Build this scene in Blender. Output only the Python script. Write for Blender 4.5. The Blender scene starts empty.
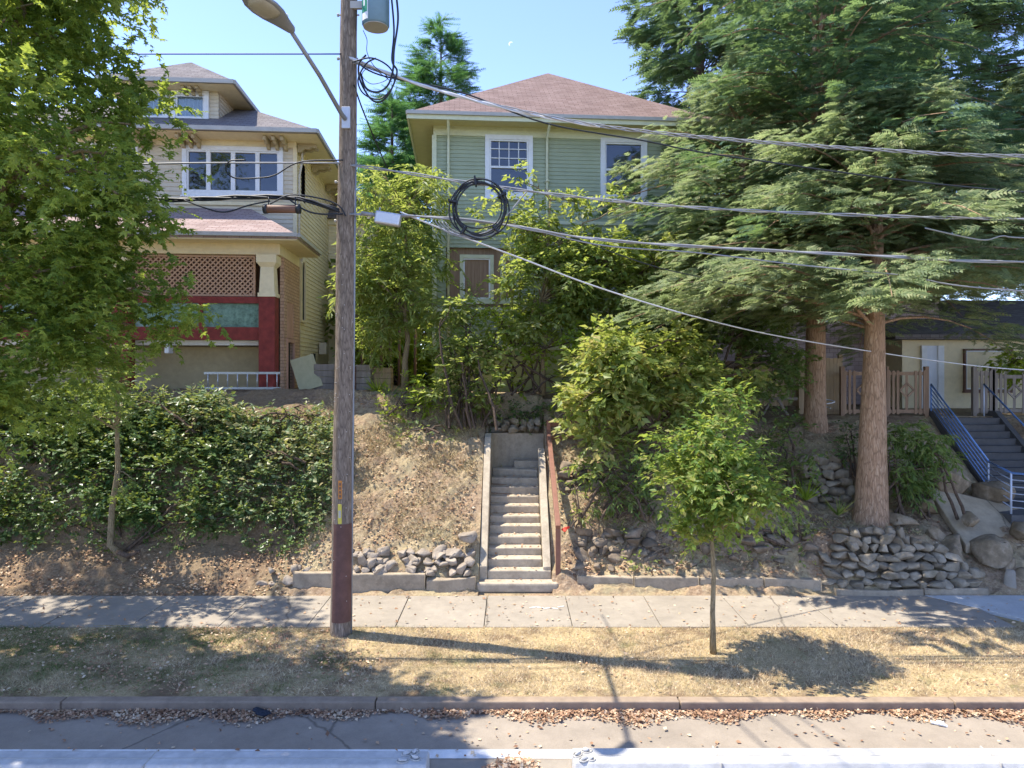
import bpy, math, random
import numpy as np
from mathutils import Vector, Matrix
random.seed(7); RNG = np.random.default_rng(11)
R = math.radians
SC = bpy.context.scene
COL = SC.collection
# ---------------------------------------------------------------- camera, sky, sun, exposure
CAMZ, FPX, HX, HY = 4.4, 683.0, 512.0, 370.0
cam = bpy.data.objects.new('camera', bpy.data.cameras.new('camera')); COL.objects.link(cam)
cam.location = (0, 0, CAMZ); cam.rotation_euler = (R(90), 0, 0)
cam.data.sensor_width = 36; cam.data.lens = FPX/1024*36; cam.data.shift_y = -(384-HY)/1024
cam.data.clip_start = 0.1; cam.data.clip_end = 5000
SC.camera = cam
SUNV = Vector((-.486, .128, 1)).normalized()
world = bpy.data.worlds.new('World'); SC.world = world; world.use_nodes = True
wn = world.node_tree; bgn = wn.nodes['Background']
sky = wn.nodes.new('ShaderNodeTexSky'); sky.sky_type = 'NISHITA'; sky.sun_disc = False
sky.sun_elevation = math.asin(SUNV.z); sky.sun_rotation = math.atan2(SUNV.x, SUNV.y)
sky.air_density = 1.0; sky.dust_density = .3; sky.ozone_density = 1.3; sky.altitude = 3000
tn = wn.nodes.new('ShaderNodeMix'); tn.data_type = 'RGBA'; tn.blend_type = 'MULTIPLY'; tn.inputs[0].default_value = 1; tn.inputs[7].default_value = (.82, .78, .9, 1)
wn.links.new(sky.outputs[0], tn.inputs[6]); wn.links.new(tn.outputs[2], bgn.inputs[0]); bgn.inputs[1].default_value = 0.15
sl = bpy.data.lights.new('sun', 'SUN'); sl.energy = 2.65; sl.angle = R(.5); sl.color = (1, .93, .82)
so = bpy.data.objects.new('sun', sl); COL.objects.link(so)
so.rotation_euler = SUNV.to_track_quat('Z', 'Y').to_euler(); so.location = (-10, 5, 30)
SC.view_settings.view_transform = 'Standard'; SC.view_settings.look = 'None'
SC.view_settings.exposure = 1.95; SC.view_settings.gamma = 1
try:
    SC.cycles.max_bounces = 10; SC.cycles.diffuse_bounces = 7; SC.cycles.transmission_bounces = 7; SC.cycles.transparent_max_bounces = 10
    SC.cycles.sample_clamp_indirect = 12
except Exception: pass
# ---------------------------------------------------------------- helpers
def W(px, py, D):
    return Vector(((px-HX)*D/FPX, D, CAMZ-(py-HY)*D/FPX))
def X(px, D): return (px-HX)*D/FPX
def Z(py, D): return CAMZ-(py-HY)*D/FPX
class Geo:
    def __init__(s): s.v = []; s.f = []
    def add(s, vs, fs):
        b = len(s.v); s.v += [tuple(v) for v in vs]; s.f += [tuple(b+i for i in f) for f in fs]
    def box(s, x0, x1, y0, y1, z0, z1):
        s.add([(x0,y0,z0),(x1,y0,z0),(x1,y1,z0),(x0,y1,z0),(x0,y0,z1),(x1,y0,z1),(x1,y1,z1),(x0,y1,z1)],
              [(0,3,2,1),(4,5,6,7),(0,1,5,4),(1,2,6,5),(2,3,7,6),(3,0,4,7)])
    def bar(s, a, b, w, h=None, up=(0,0,1)):
        h = h or w; a = Vector(a); b = Vector(b); d = (b-a).normalized(); u = Vector(up)
        if abs(d.dot(u)) > .98: u = Vector((0,1,0))
        r = d.cross(u).normalized(); u = r.cross(d)
        vs = []
        for p in (a, b):
            for i, j in ((-1,-1),(1,-1),(1,1),(-1,1)): vs.append(p+r*(i*w/2)+u*(j*h/2))
        s.add(vs, [(0,1,2,3),(7,6,5,4),(0,4,5,1),(1,5,6,2),(2,6,7,3),(3,7,4,0)])
    def tube(s, pts, rad, n=8, cap=True):
        pts = [Vector(p) for p in pts]; m = len(pts)
        if not hasattr(rad, '__len__'): rad = [rad]*m
        vs = []; prev = None
        for i, p in enumerate(pts):
            d = (pts[min(i+1,m-1)]-pts[max(i-1,0)])
            d = d.normalized() if d.length > 1e-9 else Vector((0,0,1))
            if prev is None:
                prev = d.cross(Vector((.13,.95,.2))); 
                if prev.length < .1: prev = d.cross(Vector((1,0,0)))
            r = (prev - d*prev.dot(d)); r = r.normalized() if r.length > 1e-6 else d.orthogonal().normalized()
            prev = r; q = d.cross(r)
            for k in range(n):
                a = 2*math.pi*k/n; vs.append(p+(r*math.cos(a)+q*math.sin(a))*rad[i])
        fs = [(i*n+k, i*n+(k+1)%n, (i+1)*n+(k+1)%n, (i+1)*n+k) for i in range(m-1) for k in range(n)]
        if cap: fs += [tuple(range(n))[::-1], tuple((m-1)*n+k for k in range(n))]
        s.add(vs, fs)
    def prism(s, poly, d):   # poly list of 3-vectors, extruded along vector d
        n = len(poly); d = Vector(d); P = [Vector(p) for p in poly]
        s.add(P+[p+d for p in P], [tuple(range(n))[::-1], tuple(range(n, 2*n))]+[(i,(i+1)%n,n+(i+1)%n,n+i) for i in range(n)])
def mesh_from(name, v, f, mat, smooth=False, uv=False):
    me = bpy.data.meshes.new(name); me.from_pydata(v, [], f)
    if mat: me.materials.append(mat)
    if smooth: me.shade_smooth()
    if uv:
        ul = me.uv_layers.new(name='UVMap')
        for p in me.polygons:
            n = p.normal; h = Vector((0,0,1)).cross(n)
            h = h.normalized() if h.length > .05 else Vector((1,0,0)); w = n.cross(h)
            for li in p.loop_indices:
                c = me.vertices[me.loops[li].vertex_index].co; ul.data[li].uv = (c.dot(h), c.dot(w))
    return me
def link(name, me, parent=None):
    o = bpy.data.objects.new(name, me); COL.objects.link(o)
    if parent: o.parent = parent
    return o
def obj(name, g, mat, parent=None, smooth=False, uv=True, bevel=0):
    o = link(name, mesh_from(name, g.v, g.f, mat, smooth, uv), parent)
    if bevel:
        b = o.modifiers.new('bevel', 'BEVEL'); b.width = bevel; b.segments = 2; b.limit_method = 'ANGLE'
    return o
def tag(o, label=None, cat=None, group=None, kind=None):
    for k, v in (('label', label), ('category', cat), ('group', group), ('kind', kind)):
        if v: o[k] = v
    return o
def thing(name, label, cat, loc=(0,0,0), rz=0, group=None):
    o = bpy.data.objects.new(name, None); COL.objects.link(o); o.location = loc; o.rotation_euler = (0,0,rz)
    o.empty_display_size = .2
    return tag(o, label, cat, group)
def np_obj(name, verts, faces, mat, parent=None, smooth=False):
    """verts (N,3) array, faces (M,k) array of equal size polygons"""
    me = bpy.data.meshes.new(name); M, k = faces.shape
    me.vertices.add(len(verts)); me.vertices.foreach_set('co', np.ascontiguousarray(verts, dtype=np.float32).ravel())
    me.loops.add(M*k); me.loops.foreach_set('vertex_index', faces.astype(np.int32).ravel())
    me.polygons.add(M); me.polygons.foreach_set('loop_start', np.arange(0, M*k, k, dtype=np.int32))
    me.polygons.foreach_set('use_smooth', np.full(M, smooth))
    me.materials.append(mat); me.update(calc_edges=True)
    return link(name, me, parent)
# ---------------------------------------------------------------- materials
class NT:
    def __init__(s, name):
        s.m = bpy.data.materials.new(name); s.m.use_nodes = True; s.t = s.m.node_tree
        s.b = s.t.nodes['Principled BSDF']; s.out = s.t.nodes['Material Output']
    def n(s, ty, **kw):
        x = s.t.nodes.new(ty)
        for k, v in kw.items():
            if k in x.inputs.keys(): s.set(x.inputs[k], v)
            else: setattr(x, k, v)
        return x
    def set(s, i, v):
        if isinstance(v, bpy.types.NodeSocket): s.t.links.new(v, i)
        else: i.default_value = v
    def coord(s, which='Object', scale=None):
        c = s.n('ShaderNodeTexCoord').outputs[which]
        if scale:
            mp = s.n('ShaderNodeMapping', Vector=c); mp.inputs['Scale'].default_value = scale; c = mp.outputs[0]
        return c
    def noise(s, scale, detail=4, rough=.6, vec=None, out=0):
        x = s.n('ShaderNodeTexNoise', Scale=scale, Detail=detail, Roughness=rough)
        s.set(x.inputs['Vector'], vec or s.coord()); return x.outputs[out]
    def ramp(s, fac, stops):
        x = s.n('ShaderNodeValToRGB'); s.set(x.inputs[0], fac); e = x.color_ramp.elements
        while len(e) < len(stops): e.new(.5)
        for el, (p, c) in zip(e, stops):
            el.position = p; el.color = (*c, 1) if len(c) == 3 else c
        return x.outputs[0]
    def mix(s, a, b, fac, mode='MIX'):
        x = s.n('ShaderNodeMix', data_type='RGBA', blend_type=mode)
        s.set(x.inputs[0], fac)
        for i, v in ((6, a), (7, b)):
            s.set(x.inputs[i], (*v, 1) if isinstance(v, tuple) and len(v) == 3 else v)
        return x.outputs[2]
    def bump(s, h, strength=.4, dist=.02, normal=None):
        x = s.n('ShaderNodeBump', Strength=strength, Distance=dist, Height=h)
        if normal: s.set(x.inputs['Normal'], normal)
        return x.outputs[0]
    def fin(s, color, rough=.8, normal=None, metal=0, spec=.3):
        s.set(s.b.inputs['Base Color'], (*color, 1) if isinstance(color, tuple) and len(color) == 3 else color)
        s.set(s.b.inputs['Roughness'], rough); s.b.inputs['Metallic'].default_value = metal
        s.b.inputs['Specular IOR Level'].default_value = spec
        if normal: s.set(s.b.inputs['Normal'], normal)
        return s.m
def sc(c, k): return tuple(min(1, max(0, x*k)) for x in c)
def m_plain(name, c, rough=.6, var=.18, scale=6, bump=.15, metal=0, spec=.3, dirt=.25):
    t = NT(name); a = t.noise(scale, 5, .65); b = t.noise(scale*9, 3, .6)
    col = t.ramp(a, [(.3, sc(c, 1-var)), (.7, sc(c, 1+var))])
    if dirt:
        d = t.noise(scale*.35, 6, .75); dm = t.ramp(d, [(.52, (0,0,0)), (.75, (dirt,)*3)])
        col = t.mix(col, sc((c[0]*.9, c[1]*.8, c[2]*.65), .55), dm)
    return t.fin(col, rough, t.bump(b, bump, .01), metal, spec)
def m_leaf(name, cols, trans=.35, scale=1.2, rough=.45, tcol=None, spec=.28):
    t = NT(name); g = t.n('ShaderNodeNewGeometry').outputs['Random Per Island']
    n = t.noise(scale, 2, .5)
    mx = t.n('ShaderNodeMath', operation='MULTIPLY_ADD'); t.set(mx.inputs[0], n); mx.inputs[1].default_value = 1.1
    ad = t.n('ShaderNodeMath', operation='MULTIPLY_ADD'); t.set(ad.inputs[0], g); ad.inputs[1].default_value = .75; ad.inputs[2].default_value = -.42
    t.set(mx.inputs[2], ad.outputs[0])
    k = len(cols); col = t.ramp(mx.outputs[0], [(.12+.76*i/(k-1), c) for i, c in enumerate(cols)])
    t.fin(col, rough, spec=spec)
    tr = t.n('ShaderNodeBsdfTranslucent'); tc = t.mix(col, tcol or (.55, .62, .08), .5)
    t.set(tr.inputs['Color'], tc)
    ms = t.n('ShaderNodeMixShader', Fac=trans); t.set(ms.inputs[1], t.b.outputs[0]); t.set(ms.inputs[2], tr.outputs[0])
    t.t.links.new(ms.outputs[0], t.out.inputs[0]); return t.m
def m_bark(name, c1, c2, scale=6, strength=.8):
    t = NT(name); v = t.coord('Object', (scale*2.2, scale*2.2, scale*.35))
    n = t.noise(1.6, 7, .7, v); w = t.n('ShaderNodeTexVoronoi', feature='DISTANCE_TO_EDGE', Scale=1.3); t.set(w.inputs['Vector'], v)
    col = t.ramp(n, [(.3, sc(c1, .6)), (.5, c1), (.72, c2)])
    col = t.mix(col, sc(c1, .45), t.ramp(w.outputs['Distance'], [(0, (.7,)*3), (.12, (0,)*3)]))
    return t.fin(col, .9, t.bump(n, strength, .03), spec=.15)
def m_rock(name, c, c2=None, scale=3, moss=.3):
    t = NT(name); a = t.noise(scale, 6, .7); b = t.noise(scale*6, 5, .7); g = t.n('ShaderNodeNewGeometry').outputs['Random Per Island']
    col = t.ramp(a, [(.28, sc(c, .55)), (.5, c), (.72, c2 or sc(c, 1.35))])
    col = t.mix(col, sc(c, .5), t.ramp(g, [(0, (.6,)*3), (.6, (0,)*3)]))
    col = t.mix(col, (.09, .1, .05), t.ramp(t.noise(scale*1.7, 4, .6), [(.55, (0,)*3), (.7, (moss,)*3)]))
    return t.fin(col, .92, t.bump(t.mix(a, b, .4), .7, .04), spec=.2)
def m_concrete(name, c, crack=True, seam=None, stain=.35, agg=40):
    t = NT(name); v = t.coord('Object')
    a = t.noise(1.1, 8, .7, v); b = t.noise(agg, 4, .7, v); d = t.noise(5, 6, .7, v)
    col = t.ramp(a, [(.3, sc(c, .78)), (.55, c), (.75, sc(c, 1.14))])
    col = t.mix(col, sc(c, .6), t.ramp(d, [(.42, (0,)*3), (.64, (stain,)*3)]))
    col = t.mix(col, sc(c, 1.5), t.ramp(b, [(.55, (0,)*3), (.75, (.35,)*3)]))
    col = t.mix(col, sc(c, .45), t.ramp(b, [(.28, (.4,)*3), (.42, (0,)*3)]))
    h = b
    if crack:
        dv = t.mix(v, t.noise(1.2, 4, .6, v, 1), .25)
        w = t.n('ShaderNodeTexVoronoi', feature='DISTANCE_TO_EDGE', Scale=.21); t.set(w.inputs['Vector'], dv)
        col = t.mix(col, sc(c, .25), t.ramp(w.outputs['Distance'], [(0, (.7,)*3), (.0035, (0,)*3)]))
    return t.fin(col, .9, t.bump(h, .35, .01), spec=.2)
def m_shingle(name, c, c2, rh=.14, rw=.3):
    t = NT(name); uv = t.coord('UV')
    br = t.n('ShaderNodeTexBrick', Scale=1.0); t.set(br.inputs['Vector'], uv)
    br.inputs['Brick Width'].default_value = rw; br.inputs['Row Height'].default_value = rh
    br.inputs['Mortar Size'].default_value = .008; br.inputs['Color1'].default_value = (*c, 1); br.inputs['Color2'].default_value = (*c2, 1)
    br.inputs['Mortar'].default_value = (*sc(c, .45), 1); br.inputs['Bias'].default_value = 0
    n = t.noise(45, 3, .7, uv); n2 = t.noise(1.2, 5, .7, uv)
    col = t.mix(br.outputs[0], sc(c2, 1.35), t.ramp(n, [(.5, (0,)*3), (.72, (.7,)*3)]))
    col = t.mix(col, sc(c, .5), t.ramp(n2, [(.45, (0,)*3), (.75, (.5,)*3)]))
    return t.fin(col, .95, t.bump(t.mix(n, br.outputs[1], .5), .6, .012), spec=.15)
def m_glass(name, tint=(.6,.75,.9), glossy=.35):
    t = NT(name); fr = t.n('ShaderNodeLayerWeight', Blend=.25)
    g = t.n('ShaderNodeBsdfGlossy', Roughness=.04); g.inputs['Color'].default_value = (.95,.97,1,1)
    nz = t.noise(1.3, 2, .5); t.set(g.inputs['Normal'], t.bump(nz, .25, .06))
    tr = t.n('ShaderNodeBsdfTransparent'); tr.inputs['Color'].default_value = (*tint, 1)
    mm = t.n('ShaderNodeMath', operation='ADD', use_clamp=True); t.set(mm.inputs[0], fr.outputs['Fresnel']); mm.inputs[1].default_value = glossy
    ms = t.n('ShaderNodeMixShader'); t.set(ms.inputs[0], mm.outputs[0]); t.set(ms.inputs[1], tr.outputs[0]); t.set(ms.inputs[2], g.outputs[0])
    t.t.links.new(ms.outputs[0], t.out.inputs[0]); return t.m
def m_wood(name, c, c2, sx=14, sz=1.2):
    t = NT(name); v = t.coord('Object', (sx, sx, sz)); n = t.noise(1.2, 6, .65, v)
    g = t.n('ShaderNodeNewGeometry').outputs['Random Per Island']
    col = t.ramp(n, [(.3, c), (.7, c2)]); col = t.mix(col, sc(c, .55), t.ramp(g, [(0, (.55,)*3), (.9, (0,)*3)]))
    return t.fin(col, .8, t.bump(n, .4, .01), spec=.25)
M = {}
M['asphalt'] = m_concrete('asphalt', (.29,.245,.19), True, stain=.25, agg=55)
M['sidewalk'] = m_concrete('sidewalk_concrete', (.31,.27,.215), True, stain=.3)
M['sidewalk_pale'] = m_concrete('pale_concrete', (.5,.5,.48), False, stain=.15)  # paler concrete for the slant-edged panel at the right
M['kerb'] = m_concrete('kerb_concrete', (.31,.235,.165), False, stain=.6)
M['step'] = m_concrete('step_concrete', (.45,.38,.28), False, stain=.7, agg=24)
M['block'] = m_concrete('block_concrete', (.38,.31,.22), False, stain=.8, agg=18)
M['whiteblock'] = m_concrete('white_concrete', (.5,.49,.46), False, stain=.6)
M['whitepaint'] = m_concrete('road_paint', (.75,.74,.7), False, stain=.5)
M['rock'] = m_rock('grey_brown_rock', (.29,.24,.185), (.46,.39,.31), moss=.15)
M['wallrock'] = m_rock('stacked_rock', (.3,.25,.18), (.46,.4,.3), 4, .3)
M['dirtrock'] = m_rock('dirty_rock', (.2,.155,.11), (.36,.29,.21), 3, .3)
M['boulder'] = m_rock('boulder_rock', (.25,.19,.12), (.42,.33,.23), 3.5, .35)
M['mortar'] = m_concrete('mortar_slab', (.42,.34,.23), True, stain=.5)
M['pole'] = m_bark('pole_wood', (.21,.165,.125), (.38,.32,.25), 9, .5)
M['white'] = m_plain('white_paint', (.74,.74,.72), .5, .06)
M['cream'] = m_plain('cream_paint', (.74,.62,.38), .6, .07)
M['greenpaint'] = m_plain('sage_siding', (.35,.385,.25), .6, .08, 2, dirt=.25)
M['yellowgreen'] = m_plain('olive_stucco', (.42,.43,.2), .7, .08)
M['yellowpaint'] = m_plain('yellow_siding', (.72,.61,.36), .65, .08)
M['greige'] = m_plain('greige_siding', (.6,.52,.38), .65, .06)
M['redpaint'] = m_plain('red_paint', (.2,.032,.024), .65, .3)
M['tan'] = m_plain('tan_wall', (.42,.34,.2), .8, .1)
M['brownpaint'] = m_plain('brown_paint', (.17,.09,.06), .6, .12)
M['railpaint'] = m_plain('brown_rail', (.22,.1,.065), .6, .15)
M['salmon'] = m_plain('salmon_board', (.5,.29,.2), .7, .08)
M['ply'] = m_plain('pale_plywood', (.45,.42,.25), .7, .1)
M['dark'] = m_plain('dark_interior', (.03,.028,.026), .8, .2, bump=0)
M['curtain'] = m_plain('white_curtain', (.7,.72,.75), .8, .1, 2)
M['glass'] = m_glass('window_glass', (.6,.68,.7), .07)
M['glass_green'] = m_plain('green_glass', (.15,.24,.18), .15, .45, 9, .1, spec=.5)
M['lattice'] = m_plain('lattice_paint', (.46,.28,.17), .7, .1)
M['roof_pink'] = m_shingle('rose_brown_shingle', (.17,.115,.1), (.235,.17,.15))
M['roof_grey'] = m_shingle('grey_brown_shingle', (.14,.125,.12), (.21,.19,.18))
M['roof_porch'] = m_shingle('faded_red_shingle', (.27,.19,.165), (.36,.28,.25))
M['brickshingle'] = m_shingle('tan_wall_shingle', (.5,.31,.18), (.58,.39,.25), .09, .2)
M['mauve'] = m_shingle('mauve_wall_shingle', (.42,.33,.33), (.5,.41,.4), .15, .3)
M['gutter'] = m_plain('gutter_metal', (.42,.4,.35), .45, .08)
M['fencewood'] = m_wood('weathered_redwood', (.26,.16,.1), (.42,.29,.19))
M['fencepale'] = m_wood('weathered_cedar', (.42,.3,.17), (.6,.45,.28))
M['greywood'] = m_wood('grey_wood', (.22,.185,.15), (.34,.29,.24))
M['alu'] = m_plain('galvanised_metal', (.5,.51,.52), .4, .08, metal=.5)
M['lampgrey'] = m_plain('lamp_grey_paint', (.24,.25,.26), .45, .08, metal=.2)
M['bluerail'] = m_plain('blue_rail_paint', (.16,.3,.62), .35, .1, spec=.6)
M['greyrail'] = m_plain('grey_rail_paint', (.5,.55,.64), .35, .1, spec=.6)
M['transformer'] = m_plain('transformer_paint', (.16,.26,.31), .4, .05)
M['signgreen'] = m_plain('green_sticker', (.02,.24,.12), .5, .05)
M['wire_black'] = m_plain('black_cable', (.025,.028,.032), .5, .1, bump=0)
M['wire_grey'] = m_plain('grey_cable', (.27,.27,.27), .45, .1, bump=0)
M['wire_white'] = m_plain('white_cable', (.6,.6,.6), .45, .1, bump=0)
M['orange'] = m_plain('orange_tag', (.5,.2,.04), .5, .1)
M['yellow'] = m_plain('yellow_tag', (.6,.5,.08), .5, .1)
M['red'] = m_plain('red_cloth', (.6,.06,.03), .7, .1)
M['cloth'] = m_plain('dark_cloth', (.02,.025,.035), .9, .3)
M['soffit'] = m_plain('olive_soffit', (.6,.53,.28), .7, .05)
M['creamgreen'] = m_plain('cream_green_trim', (.62,.62,.42), .6, .06)
M['barkdark'] = m_bark('dark_bark', (.12,.085,.06), (.22,.16,.12), 10)
M['barkpale'] = m_bark('pale_bark', (.3,.23,.13), (.42,.35,.23), 14)
M['barkred'] = m_bark('cedar_bark', (.42,.265,.16), (.62,.45,.3), 7, 1.0)
# foliage
M['l_maple'] = m_leaf('maple_leaves', [(0.050,0.112,0.024), (0.112,0.190,0.036), (0.190,0.280,0.048), (0.291,0.358,0.072)], .54)
M['l_dark'] = m_leaf('ivy_leaves', [(.03,.075,.025), (.06,.12,.035), (.1,.17,.05), (.17,.2,.07)], .28, rough=.35)
M['l_bramble'] = m_leaf('bramble_leaves', [(.06,.12,.05), (.12,.19,.08), (.2,.25,.12), (.33,.28,.14)], .3, rough=.42, spec=.3)
M['l_yellow'] = m_leaf('yellow_green_leaves', [(0.097,0.157,0.040), (0.175,0.245,0.064), (0.262,0.323,0.096), (0.369,0.372,0.144)], .56)
M['l_mid'] = m_leaf('mid_green_leaves', [(0.050,0.110,0.035), (0.100,0.180,0.056), (0.170,0.250,0.084), (0.260,0.300,0.126)], .52)
M['l_sap'] = m_leaf('sapling_leaves', [(0.060,0.134,0.033), (0.110,0.206,0.046), (0.180,0.278,0.065), (0.330,0.319,0.104)], .52)
M['l_pale'] = m_leaf('pale_leaves', [(.11,.17,.045), (.19,.26,.07), (.29,.34,.11), (.45,.38,.14)], .52)
M['l_lime'] = m_leaf('lime_leaves', [(.16,.25,.02), (.25,.35,.03), (.33,.42,.05)], .54)
M['l_cyp'] = m_leaf('cypress_foliage', [(0.090,0.134,0.063), (0.170,0.227,0.098), (0.260,0.309,0.138), (0.360,0.371,0.184)], .48, .5, .6, (.45,.56,.22), .25)
M['l_cypdark'] = m_leaf('cedar_foliage', [(0.038,0.090,0.069), (0.076,0.150,0.088), (0.142,0.220,0.100), (0.209,0.280,0.125)], .4, .5, .6, (.35,.5,.12), .25)
M['l_fir'] = m_leaf('fir_foliage', [(.03,.1,.05), (.06,.16,.055), (.12,.23,.06)], .4, .5, .6, (.25,.5,.1), .25)
M['l_dry'] = m_leaf('dry_leaves', [(.22,.12,.07), (.36,.21,.12), (.5,.33,.2), (.62,.5,.34)], .1, 2, .7, (.4,.25,.1), .2)
M['twig'] = m_plain('dry_twig', (.22,.17,.12), .8, .2)
# ---------------------------------------------------------------- leaf templates (verts, faces)
def T_oval(wd=.27, dr=.08):
    return (np.array([(0,0,0),(.42,-wd,.05),(1,0,-dr),(.42,wd,.05)], float), np.array([(0,1,2),(0,2,3)]))
def T_maple():
    v = [(0,0,0)]; f = []
    tips = [(-110,.62),(-55,.9),(0,1.0),(55,.9),(110,.62)]
    for i, (a, r) in enumerate(tips): v.append((r*math.cos(R(a)), r*math.sin(R(a)), -.1*r))
    nts = [(-165,.25),(-82,.4),(-28,.45),(28,.45),(82,.4),(165,.25)]
    for a, r in nts: v.append((r*math.cos(R(a)), r*math.sin(R(a)), .05))
    for i in range(5): f += [(0, 6+i, 1+i), (0, 1+i, 7+i)]
    v = np.array(v, float); v[:,0] += .35
    return v*np.array([.72,.62,1]), np.array(f)
def T_pinnate(pairs=5, wd=.09, ln=.36, droop=.25, ang=60):
    vs = []; fs = []
    def lf(o, d, l, w):
        b = len(vs); s = (-d[1], d[0])
        zo = -droop*o[0]**2
        vs.extend([(o[0],o[1],zo),(o[0]+d[0]*l*.45-s[0]*w,o[1]+d[1]*l*.45-s[1]*w,zo+.01),
                   (o[0]+d[0]*l,o[1]+d[1]*l,zo-l*.28),(o[0]+d[0]*l*.45+s[0]*w,o[1]+d[1]*l*.45+s[1]*w,zo+.01)])
        fs.extend([(b,b+1,b+2),(b,b+2,b+3)])
    for i in range(pairs):
        x = .12+.75*i/pairs; l = ln*(1-.35*abs(i-pairs*.4)/pairs)
        for sg in (-1, 1): lf((x, 0), (math.cos(R(ang)), sg*math.sin(R(ang))), l, wd*l/ln)
    lf((.86, 0), (1, 0), ln, wd)
    return np.array(vs), np.array(fs)
def T_frond(pairs=7, ln=.34, w=.05, droop=.3, ang=48):
    vs = []; fs = []
    def tri(o, d, l, ww, zo, zt):
        b = len(vs); s = (-d[1], d[0])
        vs.extend([(o[0]-s[0]*ww,o[1]-s[1]*ww,zo),(o[0]+d[0]*l,o[1]+d[1]*l,zt),(o[0]+s[0]*ww,o[1]+s[1]*ww,zo)])
        fs.append((b,b+1,b+2))
    tri((0,0),(1,0),1.0,.022,0,-droop)
    for i in range(pairs):
        x = .08+.84*i/pairs; l = ln*(1.05-x*.75)*(.8+.4*((i*7)%5)/4)
        for sg in (-1,1):
            a = R(ang); zo = -droop*x*x
            tri((x,0),(math.cos(a),sg*math.sin(a)),l,w,zo,zo-.12*l-.02*((i*3)%4))
    return np.array(vs), np.array(fs)
TPL = dict(oval=T_oval(), slim=T_oval(.15,.14), broad=T_oval(.36,.06), maple=T_maple(), pinnate=T_pinnate(), pinn_big=T_pinnate(6,.07,.4,.35,55),
           frond=T_frond(), needle=T_frond(9,.26,.028,.12,55), blade=(np.array([(0,-.04,0),(1,0,0),(0,.04,0)]), np.array([(0,1,2)])))
def unit(a): return a/np.maximum(np.linalg.norm(a, axis=-1, keepdims=True), 1e-9)
def build_leaves(name, pos, d, nrm, size, tpl, mat, parent=None):
    tv, tf = TPL[tpl]; N = len(pos)
    x = unit(d); z = unit(nrm-x*(nrm*x).sum(1, keepdims=True)); y = np.cross(z, x)
    size = np.broadcast_to(size, (N,))[:,None,None]
    v = pos[:,None,:]+size*(tv[None,:,0,None]*x[:,None,:]+tv[None,:,1,None]*y[:,None,:]+tv[None,:,2,None]*z[:,None,:])
    f = (tf[None]+(np.arange(N)*len(tv))[:,None,None]).reshape(-1, tf.shape[1])
    return np_obj(name, v.reshape(-1,3), f, mat, parent)
def rdir(n): return unit(RNG.normal(size=(n,3)))
def sprig_leaves(C, Rr, n_per, L, m, size, squash=.8, up=.2, droop=.25, tilt=.5):
    """clump centres C (K,3), radii Rr (K,) -> leaf arrays; n_per sprigs per m^2 of clump surface"""
    C = np.asarray(C, float); Rr = np.asarray(Rr, float); P=[]; D=[]
    cnt = np.maximum(3, (n_per*Rr**2*8).astype(int)); idx = np.repeat(np.arange(len(C)), cnt); S = len(idx)
    u = rdir(S); u[:,2] = u[:,2]*.9+.12; u = unit(u)
    rr = (RNG.random(S)**.6)*Rr[idx]; jit = 1+.35*RNG.normal(size=S)*.5
    o = C[idx]+u*(rr*jit)[:,None]*np.array([1,1,squash])
    sd = unit(u*.9+rdir(S)*.8+np.array([0,0,up]))
    Ls = L*(.6+.8*RNG.random(S))
    t = (np.arange(m)+.5)/m
    pos = o[:,None,:]+sd[:,None,:]*(Ls[:,None]*t)[...,None]; pos[...,2] -= droop*(Ls[:,None]*t)**2*1.5
    side = unit(np.cross(sd, np.array([0,0,1.])+.01)); sg = np.where(np.arange(m)%2==0, 1., -1.)
    ld = unit(sd[:,None,:]*.75+side[:,None,:]*sg[None,:,None]*.85+RNG.normal(size=(S,m,3))*.3+np.array([0,0,-droop]))
    nr = np.array([0,0,1.])+RNG.normal(size=(S,m,3))*tilt+sd[:,None,:]*.25
    sz = size*(.5+1.0*RNG.random((S,m))**1.4)
    return pos.reshape(-1,3), ld.reshape(-1,3), nr.reshape(-1,3), sz.ravel()
def ell_clumps(c, r, n, rad, hollow=.45, zbias=0):
    C=[]; k = 0
    while len(C) < n and k < n*50:
        k += 1
        u = RNG.normal(size=3); u /= np.linalg.norm(u); q = (hollow+(1-hollow)*RNG.random()**.7)
        if RNG.random() < zbias and u[2] < 0: continue
        C.append(np.array(c)+u*q*np.array(r))
    return C, [rad*(.65+.7*RNG.random()) for _ in C]
def limb_path(a, b, n=8, wob=.12, sag=.0):
    a = Vector(a); b = Vector(b); L = (b-a).length; out = []
    o1 = Vector(RNG.normal(size=3))*wob*L*.5
    for i in range(n+1):
        t = i/n; p = a.lerp(b, t)+o1*math.sin(math.pi*t)*.6+Vector((0,0,L*.14*math.sin(math.pi*t)))
        if 0 < i < n: p += Vector(RNG.normal(size=3))*wob*L*.08
        out.append(p)
    return out
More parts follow.
